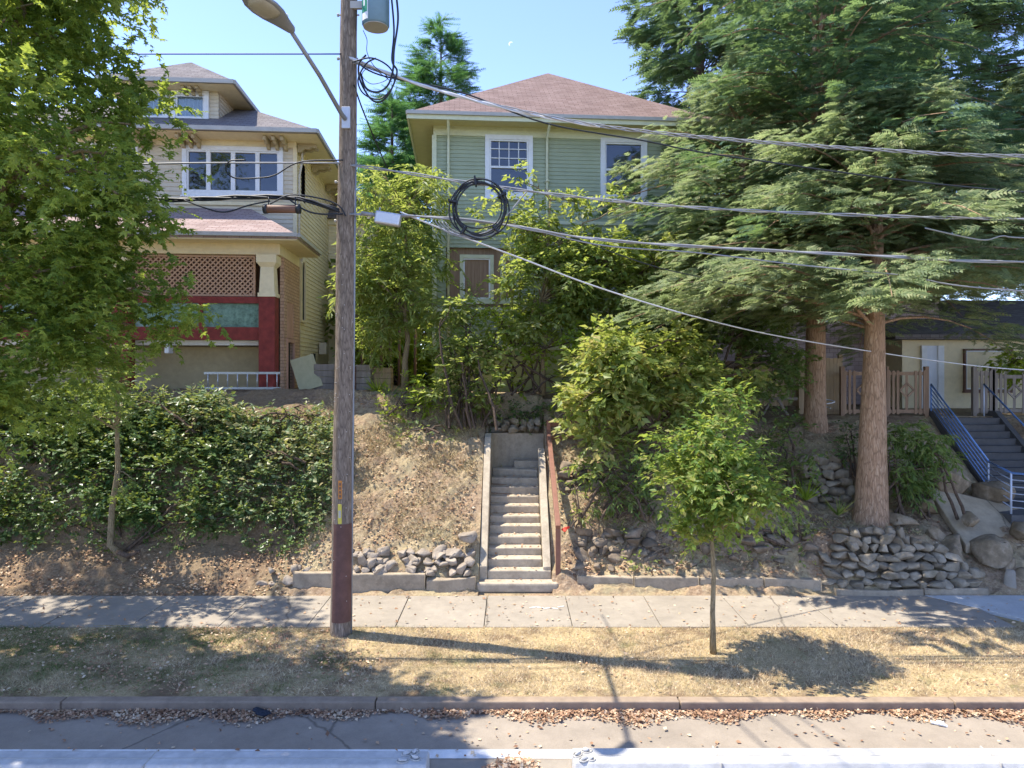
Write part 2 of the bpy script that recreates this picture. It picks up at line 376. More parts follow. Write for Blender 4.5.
def plant(name, label, cat, base, clumps, leaf, mat, size, dens=22, L=.35, m=7, trunk=None, trunk_r=.08, bark='barkdark', group=None,
          squash=.8, up=.2, droop=.25, tilt=.5, stems=1, limbs=None, part='crown', sway=None):
    base = Vector(base); C, Rr = clumps
    root = thing(name, label, cat, base, 0, group); g = Geo()
    cc = np.array(C); ctr = Vector(cc.mean(axis=0)); zmin = cc[:,2].min()
    if trunk:     # explicit polyline of world points
        tp = [Vector(p) for p in trunk]
        tr = [trunk_r*(1-.62*i/(len(tp)-1)) for i in range(len(tp))]; tr[0] *= 1.25
        g.tube([p-base for p in tp], tr, 10)
        anchors = tp[max(1, len(tp)//2):]
    else:
        anchors = [base+Vector((0,0,.02))]; tp = anchors
    lim = limbs if limbs is not None else min(len(C), 26)
    order = list(RNG.permutation(len(C)))[:lim]
    for k in order:
        p = Vector(C[k])
        if trunk:
            a = min(anchors, key=lambda q: (q-p).length+max(0, q.z-p.z)*2)
        else:
            a = base+Vector((RNG.normal()*.15*stems, RNG.normal()*.1*stems, -.05))
        L_ = (p-a).length; r0 = max(.008, min(trunk_r*.5, .012+.016*L_))
        pts = limb_path(a-base, p-base, 7, .16); g.tube(pts, [r0*(1-.75*i/7) for i in range(8)], 5, False)
        for _ in range(3):
            i = int(RNG.integers(3, 7)); e = pts[i]+Vector(rdir(1)[0])*Rr[k]*.9
            g.tube(limb_path(pts[i], e, 4, .15), [r0*.4, r0*.35, r0*.3, r0*.2, r0*.1], 4, False)
    if g.v: obj('trunk' if trunk else 'stem', g, M[bark], root, True, False)
    P, D, Nn, S = sprig_leaves(C, Rr, dens, L, m, size, squash, up, droop, tilt)
    build_leaves(part, P-np.array(base), D, Nn, S, leaf, M[mat], root)
    return root
def conifer(name, label, base, H, z0, prof, mat, size=.5, nl=120, per=16, bark='barkred', r0=.35, lean=(0,0), rise=.25, sag=.45, tpl='frond', group=None, az=None, hang=.25, trunk_pts=None):
    base = Vector(base); root = thing(name, label, 'tree', base, 0, group); g = Geo()
    n = 14
    def tp(z):
        t = z/H; return Vector((lean[0]*t, lean[1]*t, z))
    g2 = [tp(H*i/n*.97) for i in range(n+1)]
    rr = [r0*(1-.93*(i/n)**1.1) for i in range(n+1)]
    pts = [Vector((0,0,-.25)), Vector((0,0,.02)), tp(.35), tp(.9)]+[q for q in g2 if q.z > 1.2]
    rads = [r0*1.25, r0*1.18, r0*1.03, r0*.97]+[r for q, r in zip(g2, rr) if q.z > 1.2]
    g.tube(pts, rads, 16)
    gb = Geo(); P=[]; D=[]; N=[]; S=[]
    for i in range(nl):
        t = ((i+RNG.random())/nl); z = z0+(H-z0)*t; Lr = prof(t)*(.72+.45*RNG.random())
        a = az[0]+(az[1]-az[0])*RNG.random() if az else RNG.random()*2*math.pi
        d = Vector((math.cos(a), math.sin(a), 0)); rs = rise*(RNG.random()*.8+.5)
        def pt(s): return tp(z)+d*(Lr*s)+Vector((0,0,Lr*(rs*s-sag*s*s)))
        k = 6; lp = [pt(s/k) for s in range(k+1)]
        gb.tube(lp, [max(.005, .016*Lr**.6*(1-s/k*.9)) for s in range(k+1)], 5, False)
        cnt = max(4, int(Lr*per*2.1)); s = .1+.9*RNG.random(cnt)**.7
        sidev = Vector((-d.y, d.x, 0))
        for q in s:
            sg = 1 if RNG.random() < .5 else -1; sp = (1-q)*.45+.1
            off = sidev*(sg*RNG.random()*Lr*.34*(1.15-q))+Vector((0,0,-abs(RNG.normal())*hang*.4+.1+.12*RNG.normal()))
            P.append(pt(q)+off); ang = R(20+50*RNG.random())
            D.append(d*math.cos(ang)+sidev*sg*math.sin(ang)+Vector((0,0,.15-hang*RNG.random())))
            N.append(Vector((RNG.normal()*.6-.25, RNG.normal()*.6-.2, 1))); S.append(size*(.55+.75*RNG.random()))
    for _ in range(14):
        P.append(tp(H*(.93+.07*RNG.random()))); D.append(Vector((RNG.normal()*.4, RNG.normal()*.4, 1))); N.append(Vector((RNG.normal(), RNG.normal(), .3))); S.append(size*.8)
    obj('trunk', g, M[bark], root, True, False); obj('branch', gb, M[bark], root, True, False)
    build_leaves('crown', np.array(P), np.array(D), np.array(N), np.array(S), tpl, M[mat], root)
    return root
# ---------------------------------------------------------------- ground, road, pavement
def sheet(name, x0, x1, y0, y1, z, mat, kind='structure', nx=1, ny=1, amp=0):
    g = Geo(); vs = []
    for j in range(ny+1):
        for i in range(nx+1):
            vs.append((x0+(x1-x0)*i/nx, y0+(y1-y0)*j/ny, z+(RNG.normal()*amp if amp else 0)))
    g.add(vs, [(j*(nx+1)+i, j*(nx+1)+i+1, (j+1)*(nx+1)+i+1, (j+1)*(nx+1)+i) for j in range(ny) for i in range(nx)])
    return tag(obj(name, g, mat, uv=False), kind=kind)
t = NT('far_earth'); M['earth_far'] = t.fin(t.ramp(t.noise(.2), [(.3,(.1,.09,.05)),(.7,(.16,.14,.08))]), .95)
sheet('ground', -1500, 1500, -1500, 1500, -.2, M['earth_far'])
sheet('road', -60, 60, -6, 9.1, -.13, M['asphalt'])
sheet('road_marking', -60, 60, 7.96, 8.15, -.126, M['whitepaint'])
g = Geo(); x = -40.
while x < 40:
    L = 3.6+.7*random.random(); g.box(x+.006, x+L-.006, 9.06+random.uniform(-.008,.008), 9.22, -.16, random.uniform(-.004,.004)); x += L
tag(obj('kerb', g, M['kerb'], bevel=.018), kind='structure')
# planting strip soil
t = NT('strip_soil'); v = t.coord()
n = t.noise(1.1, 6, .7, v); n2 = t.noise(26, 5, .8, v); n3 = t.noise(3.5, 4, .7, v)
col = t.ramp(n2, [(.3,(.24,.17,.09)),(.5,(.42,.32,.17)),(.7,(.58,.46,.27))])
col = t.mix(col, (.17,.115,.07), t.ramp(n, [(.45,(0,)*3),(.6,(.85,)*3)]))
col = t.mix(col, (.13,.14,.04), t.ramp(n3, [(.55,(0,)*3),(.7,(.45,)*3)]))
M['strip'] = t.fin(col, .95, t.bump(n2, .8, .03), spec=.1)
sheet('verge', -60, 60, 9.2, 11.78, -.012, M['strip'], nx=300, ny=20, amp=.007)
# pavement panels with joints
g = Geo(); x = -40.
for i in range(60):
    L = 1.52; 
    if -13.5 < x+L/2 < 9.1 or x < -13 or x > 12:
        g.box(x+.006, x+L-.006, 11.7, 13.32, -.1, random.uniform(-.003,.004))
    x += L
tag(obj('pavement', g, M['sidewalk'], bevel=.008), kind='structure')
g = Geo(); g.prism([(8.05,13.32,-.1),(9.9,13.32,-.1),(12.5,13.32,-.1),(12.5,11.7,-.1),(9.35,11.7,-.1)][::-1], (0,0,.106))
tag(obj('pavement_slab', g, M['sidewalk_pale'], bevel=.006), kind='structure')
sheet('verge_soil', -60, 60, 11.65, 13.9, -.06, M['strip'])
# hillside terrain
def lerp_prof(p, y):
    ys = [a for a, b in p]; zs = [b for a, b in p]; return float(np.interp(y, ys, zs))
PR = [(-30, [(13.3,-.03),(13.7,.12),(14.3,.58),(14.6,.75),(15.4,2.2),(16.6,3.4),(17.4,3.85),(60,4.3),(400,9)]),
      (-4.9, [(13.3,-.03),(13.7,.1),(14.3,.5),(14.6,.7),(15.4,2.1),(16.6,3.3),(17.4,3.85),(60,4.3),(400,9)]),
      (-4.0, [(13.3,-.05),(13.6,.1),(13.7,.32),(14.2,.85),(17.6,3.8),(60,4.3),(400,9)]),
      (-.67, [(13.3,-.05),(13.6,.1),(13.7,.32),(14.2,.85),(16.3,2.65),(17.3,3.15),(18.1,3.75),(60,4.3),(400,9)]),
      (-.655, [(13.3,-.05),(13.6,.0),(14.2,.4),(16.3,1.7),(17.42,1.75),(17.62,2.8),(18.1,3.75),(60,4.3),(400,9)]),
      (.795, [(13.3,-.05),(13.6,.0),(14.2,.3),(16.3,1.6),(17.42,1.75),(17.62,2.8),(18.1,3.75),(60,4.3),(400,9)]),
      (.81, [(13.3,-.05),(13.6,.1),(13.75,.3),(14.1,.45),(14.6,.95),(15.3,1.6),(16.2,2.2),(17.2,2.9),(18.0,3.7),(60,4.3),(400,9)]),
      (5.6, [(13.3,-.05),(13.6,.1),(13.75,.3),(14.1,.45),(14.6,.95),(15.3,1.6),(16.2,2.2),(17.2,2.9),(18.0,3.5),(60,4.3),(400,9)]),
      (6.4, [(13.3,-.05),(13.6,.1),(13.8,.35),(14.2,.98),(15.3,1.1),(15.9,1.35),(16.5,2.1),(17.2,2.6),(17.8,2.95),(19,3.12),(60,3.6),(400,9)]),
      (8.6, [(13.3,-.05),(13.6,.1),(13.8,.35),(14.2,.9),(15.3,1.1),(15.9,1.3),(16.5,1.9),(17.2,2.6),(17.8,2.95),(19,3.12),(60,3.6),(400,9)]),
      (9.4, [(13.3,-.05),(13.7,.15),(14.1,.45),(14.8,.85),(15.6,1.3),(16.6,1.9),(17.8,2.8),(19,3.12),(60,3.6),(400,9)]),
      (11.2, [(13.3,-.05),(13.7,.15),(14.1,.5),(14.8,1.0),(15.6,1.15),(16.6,1.5),(17.8,2.6),(19,3.12),(60,3.6),(400,9)]),
      (11.9, [(13.3,-.05),(13.7,.3),(14.2,.9),(14.9,1.1),(16.8,1.1),(19.0,2.8),(19.2,3.1),(60,3.6),(400,9)]),
      (13.4, [(13.3,-.05),(13.7,.3),(14.2,.9),(14.9,1.1),(16.8,1.1),(19.0,2.8),(19.2,3.1),(60,3.6),(400,9)]),
      (14.2, [(13.3,-.05),(13.7,.3),(14.2,.9),(15.5,1.7),(17.8,2.9),(19.2,3.1),(60,3.6),(400,9)]),
      (30, [(13.3,-.05),(13.7,.3),(14.2,.9),(15.5,1.7),(17.8,2.9),(19.2,3.1),(60,3.6),(400,9)])]
PX = [p[0] for p in PR]
def H(x, y):
    k = max(0, min(len(PX)-2, int(np.searchsorted(PX, x))-1)); t = min(1, max(0, (x-PX[k])/(PX[k+1]-PX[k])))
    return lerp_prof(PR[k][1], y)*(1-t)+lerp_prof(PR[k+1][1], y)*t
xs = sorted(set([-300,-120,-60,-30]+list(np.arange(-22, 16, .11))+[-.672,-.654,.794,.812]+[18,22,30,60,120,300])); ys = list(np.arange(13.3, 18.6, .1))+list(np.arange(18.7, 26, .5))+[28,32,40,60,120,250,400]
vs = []
for y in ys:
    for x in xs:
        z = H(x, y); rough = 0
        if 13.45 < y < 18.5:
            rough = .05*math.sin(x*3.1+y*2.2)*math.sin(y*4.3-x)+.035*math.sin(x*9+1.7*y)*math.sin(y*11+x*2)+RNG.normal()*.014
            if -.72 < x < .92 and y < 17.3: rough = -.02
        vs.append((x, y, z+rough))
nx = len(xs); fs = [(j*nx+i, j*nx+i+1, (j+1)*nx+i+1, (j+1)*nx+i) for j in range(len(ys)-1) for i in range(nx-1)]
t = NT('hillside_dirt'); v = t.coord()
n = t.noise(.9, 6, .7, v); n2 = t.noise(16, 6, .8, v); n3 = t.noise(5, 5, .7, v)
col = t.ramp(n2, [(.3,(.17,.11,.065)),(.5,(.33,.23,.145)),(.7,(.5,.385,.26))])
col = t.mix(col, (.42,.36,.2), t.ramp(n, [(.42,(0,)*3),(.6,(.6,)*3)]))
col = t.mix(col, (.12,.085,.06), t.ramp(n3, [(.5,(0,)*3),(.65,(.55,)*3)]))
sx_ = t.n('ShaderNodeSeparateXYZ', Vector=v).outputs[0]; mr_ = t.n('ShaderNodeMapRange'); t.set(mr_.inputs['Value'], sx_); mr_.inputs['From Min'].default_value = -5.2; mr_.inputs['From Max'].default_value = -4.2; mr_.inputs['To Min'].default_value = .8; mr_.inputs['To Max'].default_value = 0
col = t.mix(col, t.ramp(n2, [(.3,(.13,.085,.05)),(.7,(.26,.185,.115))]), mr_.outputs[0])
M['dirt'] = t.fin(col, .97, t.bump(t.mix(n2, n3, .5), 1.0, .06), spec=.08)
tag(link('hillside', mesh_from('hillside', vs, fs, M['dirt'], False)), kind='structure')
sheet('yard_ground', -300, -299, 400, 401, 8, M['dirt']) if False else None
# ---------------------------------------------------------------- mass generators
ICO = None
def ico():
    global ICO
    if ICO is None:
        import bmesh
        bm = bmesh.new(); bmesh.ops.create_icosphere(bm, subdivisions=3, radius=1)
        bm.verts.ensure_lookup_table(); v = np.array([x.co[:] for x in bm.verts]); f = np.array([[q.index for q in x.verts] for x in bm.faces]); bm.free(); ICO = (v, f)
    return ICO
def rock_arr(c, s, rz=0, tilt=.0, e=.6, amp=.12):
    v, f = ico(); w = np.sign(v)*np.abs(v)**e; w /= np.max(np.abs(w))
    ph = RNG.random(9)*6.28; fr = 1.5+RNG.random(9)*2.5
    d = (np.sin(v[:,0]*fr[0]+ph[0])*np.sin(v[:,1]*fr[1]+ph[1])+np.sin(v[:,2]*fr[2]+v[:,0]*fr[3]+ph[2])+.6*np.sin(v[:,1]*fr[4]*2+v[:,2]*4+ph[4]))*amp
    fl = RNG.normal(size=(8,3)); fl = unit(fl)
    w = w*(1+d[:,None])
    for k in range(8):    # flat facets
        dd = w@fl[k]; lim = .58; over = np.maximum(0, dd-lim); w = w-over[:,None]*fl[k]*.95
    w = w*np.array(s); rx, ry = RNG.normal()*tilt, RNG.normal()*tilt
    m = np.array(Matrix.Rotation(rz,3,'Z')@Matrix.Rotation(rx,3,'X')@Matrix.Rotation(ry,3,'Y'))
    return w@m.T+np.array(c), f
def rocks_obj(name, lst, mat, parent=None, smooth=True):
    V=[]; F=[]; b=0
    for a in lst: V.append(a[0]); F.append(a[1]+b); b += len(a[0])
    o = np_obj(name, np.concatenate(V), np.concatenate(F), mat, parent, smooth); return o
def single_rock(name, c, s, label, cat, mat, group=None, rz=0, tilt=.3, e=.6, amp=.12):
    v, f = rock_arr((0,0,0), s, rz, tilt, e, amp); o = np_obj(name, v, f, mat, None, True); o.location = c
    return tag(o, label, cat, group)
# grass blades on the verge
def blades(name, N, xr, yr, hfun, mat, hgt, dens=None, lean=.6):
    x = xr[0]+(xr[1]-xr[0])*RNG.random(N); y = yr[0]+(yr[1]-yr[0])*RNG.random(N)
    if dens is not None:
        k = dens(x, y) > RNG.random(N); x = x[k]; y = y[k]
    z = hfun(x, y); n = len(x); pos = np.stack([x,y,z],1); d = np.stack([RNG.normal(size=n)*lean, RNG.normal(size=n)*lean, np.ones(n)],1)
    return tag(build_leaves(name, pos, d, rdir(n), hgt*(.5+RNG.random(n)), 'blade', mat), kind='stuff')
def m_grass(name, dry, green, gx):
    t = NT(name); v = t.coord(); g = t.n('ShaderNodeNewGeometry').outputs['Random Per Island']
    a = t.ramp(g, [(0, sc(dry,.65)), (.5, dry), (1, sc(dry,1.3))]); b = t.ramp(g, [(0, sc(green,.6)), (1, sc(green,1.5))])
    sx = t.n('ShaderNodeSeparateXYZ', Vector=v).outputs[0]
    mr = t.n('ShaderNodeMapRange'); t.set(mr.inputs['Value'], sx); mr.inputs['From Min'].default_value = gx[0]; mr.inputs['From Max'].default_value = gx[1]
    mr.inputs['To Min'].default_value = .17; mr.inputs['To Max'].default_value = -.06
    ad = t.n('ShaderNodeMath', operation='ADD'); t.set(ad.inputs[0], t.noise(1.3, 5, .7, v)); t.set(ad.inputs[1], mr.outputs[0])
    a = t.mix(a, sc(dry,.38), t.ramp(t.noise(7, 5, .75, v), [(.52,(0,)*3),(.66,(.85,)*3)]))
    return t.fin(t.mix(a, b, t.ramp(ad.outputs[0], [(.5,(0,)*3),(.66,(1,)*3)])), .8, spec=.2)
M['verge_grass'] = m_grass('verge_grass', (.62,.49,.3), (.13,.16,.05), (-8, 1))
M['hill_grass'] = m_grass('hill_grass', (.5,.4,.22), (.2,.22,.07), (-14, -9))
def verge_d(x, y):
    p = np.sin(x*1.3+2*np.sin(y*2.1))*np.sin(y*2.9+x*.7)
    return np.clip(.75+.5*p-np.clip((9.6-y)*1.2, 0, .6), .12, 1)
blades('dry_grass', 190000, (-11, 11), (9.24, 11.72), lambda x, y: np.full(len(x), -.018), M['verge_grass'], .065, verge_d, 1.1)
Hv = np.vectorize(H)
blades('slope_grass', 30000, (-4.6, -.8), (14.2, 17.6), Hv, M['hill_grass'], .12, lambda x, y: np.clip(.5+.7*np.sin(x*2.3+y*1.7)*np.sin(y*3-x), .05, 1), 1.2)
blades('bank_grass', 22000, (1.0, 9.0), (13.9, 17.6), Hv, M['hill_grass'], .13, lambda x, y: np.clip(.35+.8*np.sin(x*2.3+y*1.7)*np.sin(y*3-x), .03, 1), 1.2)
# leaf litter
def litter(name, N, xr, yr, hf, size, dens=None, mat='l_dry', up=.02):
    x = xr[0]+(xr[1]-xr[0])*RNG.random(N); y = yr[0]+(yr[1]-yr[0])*RNG.random(N)
    if dens is not None:
        k = dens(x, y) > RNG.random(N); x = x[k]; y = y[k]
    n = len(x); pos = np.stack([x, y, hf(x, y)+up*RNG.random(n)+.004],1)
    nr = np.array([0,0,1.])+RNG.normal(size=(n,3))*.35; d = RNG.normal(size=(n,3)); d[:,2] *= .25
    return tag(build_leaves(name, pos, d, nr, size*(.5+RNG.random(n)), 'broad', M[mat]), kind='stuff')
litter('gutter_leaves', 26000, (-9.5, 9.5), (8.62, 9.06), lambda x, y: np.full(len(x), -.128), .045,
       lambda x, y: np.clip(1.15-(9.04-y)/(.13+.17*(np.sin(x*1.1)*.5+.5)+.1*np.sin(x*5)), 0, 1), up=.035)
litter('verge_litter', 11000, (-10, 10), (9.25, 11.7), lambda x, y: np.full(len(x), .006), .045,
       lambda x, y: np.where(x < -2, .8, .12)*np.clip(.6+.5*np.sin(x*1.7+y*3), .1, 1))
litter('pavement_litter', 500, (-10, 10), (11.75, 13.3), lambda x, y: np.full(len(x), .006), .055)
litter('road_litter', 260, (-8, 8), (7.8, 8.8), lambda x, y: np.full(len(x), -.124), .05)
sheet('divider_gap', -.93, .68, 7.0, 7.92, -.125, M['sidewalk'])
litter('median_litter', 6500, (-1.05, .72), (7.35, 7.95), lambda x, y: np.full(len(x), -.122), .055,
       lambda x, y: np.clip(np.sin(x*4+1.5)*.9+.2-(y-7.6)*2.5, 0, 1), up=.05)
litter('bank_litter', 2600, (-11, -4.3), (13.32, 14.4), Hv, .055, up=.03)
litter('slope_litter', 3500, (-4.5, -.8), (13.7, 17.6), Hv, .06, up=.03)
litter('hillside_litter', 8000, (1.0, 9.5), (13.7, 17.8), Hv, .065, up=.04)
litter('step_litter', 220, (-.5, .6), (13.6, 16.6), lambda x, y: .165*(np.floor((y-13.55)/.28)+1), .05)
# ---------------------------------------------------------------- concrete blocks, white road blocks
def block(name, x0, x1, y0, z1, label, cat='concrete block', group='low concrete blocks behind the pavement', bow=0, th=.16, mat='block', z0=-.05, rzj=.0):
    g = Geo(); n = 8; vs = []
    for i in range(n+1):
        t = i/n; x = x0+(x1-x0)*t; b = bow*math.sin(math.pi*t)
        for (yy, zz) in ((y0-b, z0), (y0-b+th*1.2, z0), (y0-b+th, z1), (y0-b+.02, z1+rzj*(t-.5))): vs.append((x, yy, zz+(random.uniform(-.006,.006) if zz > 0 else 0)))
    fs = [(i*4+k, i*4+(k+1)%4, i*4+4+(k+1)%4, i*4+4+k) for i in range(n) for k in range(4)]+[(0,3,2,1)[::-1], (n*4, n*4+1, n*4+2, n*4+3)[::-1]]
    g.add(vs, [f[::-1] for f in fs]); return tag(obj(name, g, M[mat], bevel=.02), label, cat, group)
block('kerb_block', -4.35, -3.35, 13.55, .37, 'mossy concrete block partly behind the utility pole')
block('kerb_block', -3.3, -1.72, 13.5, .36, 'long tan concrete block just right of the utility pole')
block('kerb_block', -1.69, -.3-.42, 13.5, .27, 'low concrete block left of the bottom step, with rocks on top', bow=.06, rzj=.08)
block('kerb_block', 1.3, 2.42, 13.62, .27, 'concrete block nearest the right side of the handrail post', rzj=-.04)
block('kerb_block', 2.44, 3.72, 13.58, .27, 'concrete block behind and left of the sapling trunk')
block('kerb_block', 3.74, 5.0, 13.58, .25, 'stained concrete block just right of the sapling trunk')
block('kerb_block', 5.02, 6.15, 13.56, .24, 'concrete block that ends at the stacked stone wall', rzj=-.05)
block('edging_stone', 6.35, 8.05, 13.36, .1, 'curved low concrete edging under the stacked stone wall', 'edging stone', 'concrete edging at the foot of the stone wall', bow=.08, th=.1)
block('edging_stone', 8.08, 9.35, 13.38, .11, 'straight low concrete edging beside the right boulders', 'edging stone', 'concrete edging at the foot of the stone wall', th=.1)
def median(x0, x1, y0, label, shells):
    r = thing('road_divider', label, 'road divider', (0,0,0), 0, 'white concrete dividers in the road')
    g = Geo(); g.prism([(x0,y0,-.13),(x0,y0,.06),(x0,y0+.03,.115),(x0,y0+.31,.115),(x0,y0+.34,.06),(x0,y0+.34,-.13)], (x1-x0,0,0))
    obj('body', g, M['whiteblock'], r, bevel=.02)
    g = Geo(); xx = x0+1.6
    while xx < x1-.5:
        g.box(xx, xx+.012, y0-.004, y0+.344, -.12, .1185); xx += 3.05
    g.box(x0+.02, x1-.02, y0+.15, y0+.162, .1155, .1185)
    obj('joint', g, M['gutter'], r)
    v = [rock_arr((x0*0+sx, y0+.17+dy, .13), (.05,.035,.028), rz=a, e=.9, amp=.03) for sx, dy, a in shells]
    rocks_obj('pebble_ornament', v, M['whiteblock'], r)
    v = []
    g = Geo()
    for sx, dy, a in shells:
        pts = [(sx+.062*math.cos(q)*math.cos(a)-.045*math.sin(q)*math.sin(a), y0+.17+dy+.062*math.cos(q)*math.sin(a)+.045*math.sin(q)*math.cos(a), .12) for q in np.linspace(0, 6.28, 15)]
        g.tube(pts, .008, 5)
    obj('ornament_edge', g, M['gutter'], r, True)
median(-30, -.93, 7.38, 'shaded white concrete divider at the bottom left, dappled by leaf shade', [(-1.17,.07,.3),(-1.07,-.02,-.5),(-1.2,-.07,.1),(-1.09,.1,1.2)])
median(.68, 30, 7.44, 'sunlit white concrete divider at the bottom right, under the lamp shadow', [(.73,.0,.9),(.84,.07,.2),(.86,-.08,-.5),(.79,-.1,.4)])
# cloth on the gutter, scrap, white squiggle
v, f = rock_arr((0,0,0), (.16,.09,.05), 0, .1, .9, .35)
o = np_obj('dark_cloth', v, f, M['cloth'], None, True); o.location = (-3.25, 8.93, -.08); tag(o, 'crumpled dark blue cloth lying among leaves in the gutter', 'cloth')
g = Geo(); g.box(-.09,.09,-.03,.03,0,.015); g.box(-.02,.06,-.05,.05,.015,.03); o = obj('paper_scrap', g, M['white']); o.location = (5.45, 8.72, -.125); o.rotation_euler = (0,.1,-.4)
tag(o, 'small white paper scrap on the road by the kerb', 'litter')
g = Geo()
for k in range(5):
    a = Vector((.33+.13*k, 12.62+.05*math.sin(k*2.1), .0068)); g.bar(a, a+Vector((.12,.05*(-1)**k,0)), .028, .003)
tag(obj('white_squiggle', g, M['whitepaint']), 'white squiggle on the pavement in front of the steps', 'paint mark')  # short white bars zigzagging across the pavement
# ---------------------------------------------------------------- staircase
st = thing('staircase', 'worn concrete steps climbing the bank behind the pavement', 'staircase', (0, 13.55, 0))
for i in range(12):
    g = Geo(); y0 = 13.55+i*.28; z1 = (i+1)*.165
    xl = -.5; xr = .8 if i < 2 else .63
    if i == 0: xl, xr = -.72, .92
    zr = z1+random.uniform(-.008,.008)
    if i < 9:
        g.box(xl, xr, y0, y0+.34, z1-.19, zr)
    else:                                       # winders turn to the right
        k = i-9; g.prism([(xl,y0+.1*k,z1-.19),(xr,y0-.05*k,z1-.19),(xr+.0,y0+.4,z1-.19),(xl,y0+.5,z1-.19)], (0,0,.19))
    for q in range(3): pass
    o = obj('step', g, M['step'], st, bevel=random.uniform(.018,.04)); o.location = (random.uniform(-.006,.006), -13.55+random.uniform(-.012,.012), 0)
g = Geo(); g.box(.05, 1.9, 16.95, 17.35, 1.9, 2.14); o = obj('step', g, M['step'], st, bevel=.02); o.location = (0,-13.55,0)
def stringer(x0, x1, prof):
    g = Geo(); g.prism([(x0, y, z) for y, z in prof], (x1-x0, 0, 0)); o = obj('side_wall', g, M['step'], st, bevel=.015); o.location = (0,-13.55,0)
stringer(-.66, -.503, [(13.84,0),(13.84,.42),(14.3,.85),(16.45,2.78),(16.75,2.85),(16.75,1.2),(14.5,0)][::-1])
stringer(.633, .79, [(13.9,0),(13.86,.4),(14.3,.82),(16.1,2.3),(16.6,2.5),(16.6,1.2),(14.5,0)][::-1])
g = Geo(); n = 10; pin = []; pout = []
for i in range(n+1):
    a = math.pi-math.pi*.5*i/n; pin.append((.35+.86*math.cos(a), 16.72+.72*math.sin(a))); pout.append((.35+1.0*math.cos(a), 16.72+.86*math.sin(a)))
pin.append((2.1, 17.5)); pout.append((2.1, 17.64))
for i in range(len(pin)-1):
    a, b, c, d = pin[i], pin[i+1], pout[i+1], pout[i]; z1 = 2.84-.02*i*.3
    g.add([(a[0],a[1],1.5),(b[0],b[1],1.5),(c[0],c[1],1.5),(d[0],d[1],1.5),(a[0],a[1],z1),(b[0],b[1],z1),(c[0],c[1],z1),(d[0],d[1],z1)], [(0,1,5,4)[::-1],(4,5,6,7)[::-1],(3,2,6,7)])
o = obj('back_wall', g, M['step'], st); o.location = (0,-13.55,0)
# handrail
hr = thing('handrail', 'rust brown wooden handrail beside the concrete steps', 'handrail', (.93, 13.8, .2))
def hp(name, a, b, w, h=None):
    g = Geo(); off = Vector(hr.location); g.bar(Vector(a)-off, Vector(b)-off, w, h); return obj(name, g, M['railpaint'], hr, bevel=.008)
hp('post', (.93,13.8,.12), (.93,13.8,1.24), .1); hp('rail', (.93,13.74,1.22), (.9,16.75,2.86), .1, .13)
hp('post', (.9,16.78,2.2), (.9,16.78,3.17), .1); hp('rail', (.92,16.8,3.05), (2.9,17.3,3.15), .05, .1); hp('rail', (.92,16.8,2.72), (2.9,17.3,2.82), .05, .1); hp('post', (2.9,17.32,2.5), (2.9,17.32,3.2), .1)
v, f = rock_arr((0,0,0), (.07,.03,.05), 0, .3, .9, .5); o = np_obj('red_ribbon', v, f, M['red'], None, True); o.location = (1.06, 13.76, 1.2); tag(o, 'red ribbon tied at the lower handrail post', 'ribbon')
# ---------------------------------------------------------------- rocks, stone walls, boulders
rk = 0
for i in range(58):
    x = -3.35+2.6*random.random(); row = i % 3; y = 13.68+.13*row+random.uniform(-.03,.03); s = random.uniform(.07,.15)
    z = .36+.14*row+random.uniform(-.02,.05)
    single_rock('rubble_stone', (x, y, z), (s*1.35, s, s*.8), 'rough pale stone in the %s row of rubble, %s' % (('lowest','middle','top')[row], 'toward the utility pole' if x < -2.5 else 'midway between pole and steps' if x < -1.6 else 'near the stair wall'), 'stone', M['rock'], 'rubble stones left of the steps', random.random()*3, .4)
for i in range(13):
    s = random.uniform(.08,.17); single_rock('fallen_stone', (-5.0+.95*random.random(), 13.6+.3*random.random(), .1+.13*(i%3)), (s*1.2,s,s*.75), 'tumbled stone beside the pavement left of the utility pole', 'stone', M['rock'], 'fallen stones left of the pole', random.random()*3, .4)
single_rock('rubble_stone', (-.88, 14.05, .95), (.2,.14,.16), 'largest pale stone, perched against the left stair wall', 'stone', M['rock'], None, .5)
for i in range(52):
    x = 1.15+5.2*random.random(); y = random.uniform(13.85, 14.6); s = random.uniform(.06,.16)
    single_rock('slope_stone', (x, y, H(x,y)+s*.2), (s*1.4,s,s*.65), 'rough %s stone on the dirt slope, %s' % ('small' if s < .11 else 'larger', 'just right of the handrail' if x < 2.4 else 'left of the sapling trunk' if x < 3.9 else 'between the sapling and the stacked wall'), 'stone', M['dirtrock'], 'stones scattered on the slope right of the steps', random.random()*3, .4)
def stone_wall(name, label, x0, x1, y0, z0, h, lean, rows, mat, bow=0, sizes=.2, cut=None):
    L = []; rh = h/rows
    for r in range(rows):
        x = x0+random.uniform(0,.1)
        while x < x1:
            w = sizes*random.uniform(.65,1.5)
            if cut is None or cut(x, z0+rh*(r+.5)):
                t = (x-x0)/(x1-x0)
                L.append(rock_arr((x+w/2, y0-bow*math.sin(math.pi*t)+lean*(r+.5)/rows+random.uniform(-.035,.035), z0+rh*(r+.5)+random.uniform(-.02,.02)), (w*.64,.18,rh*random.uniform(.55,.78)), random.gauss(0,.15), .14, .62, .14))
            x += w
    return tag(rocks_obj(name, L, mat), label, 'stone wall')
stone_wall('stone_wall', 'grey dry stacked stone wall at the foot of the big conifer', 6.2, 9.3, 13.62, .08, 1.1, .5, 7, M['wallrock'], .12, .24, lambda x, z: z < 1.25-max(0, (x-7.7))*.55-max(0,(6.6-x))*1.2)
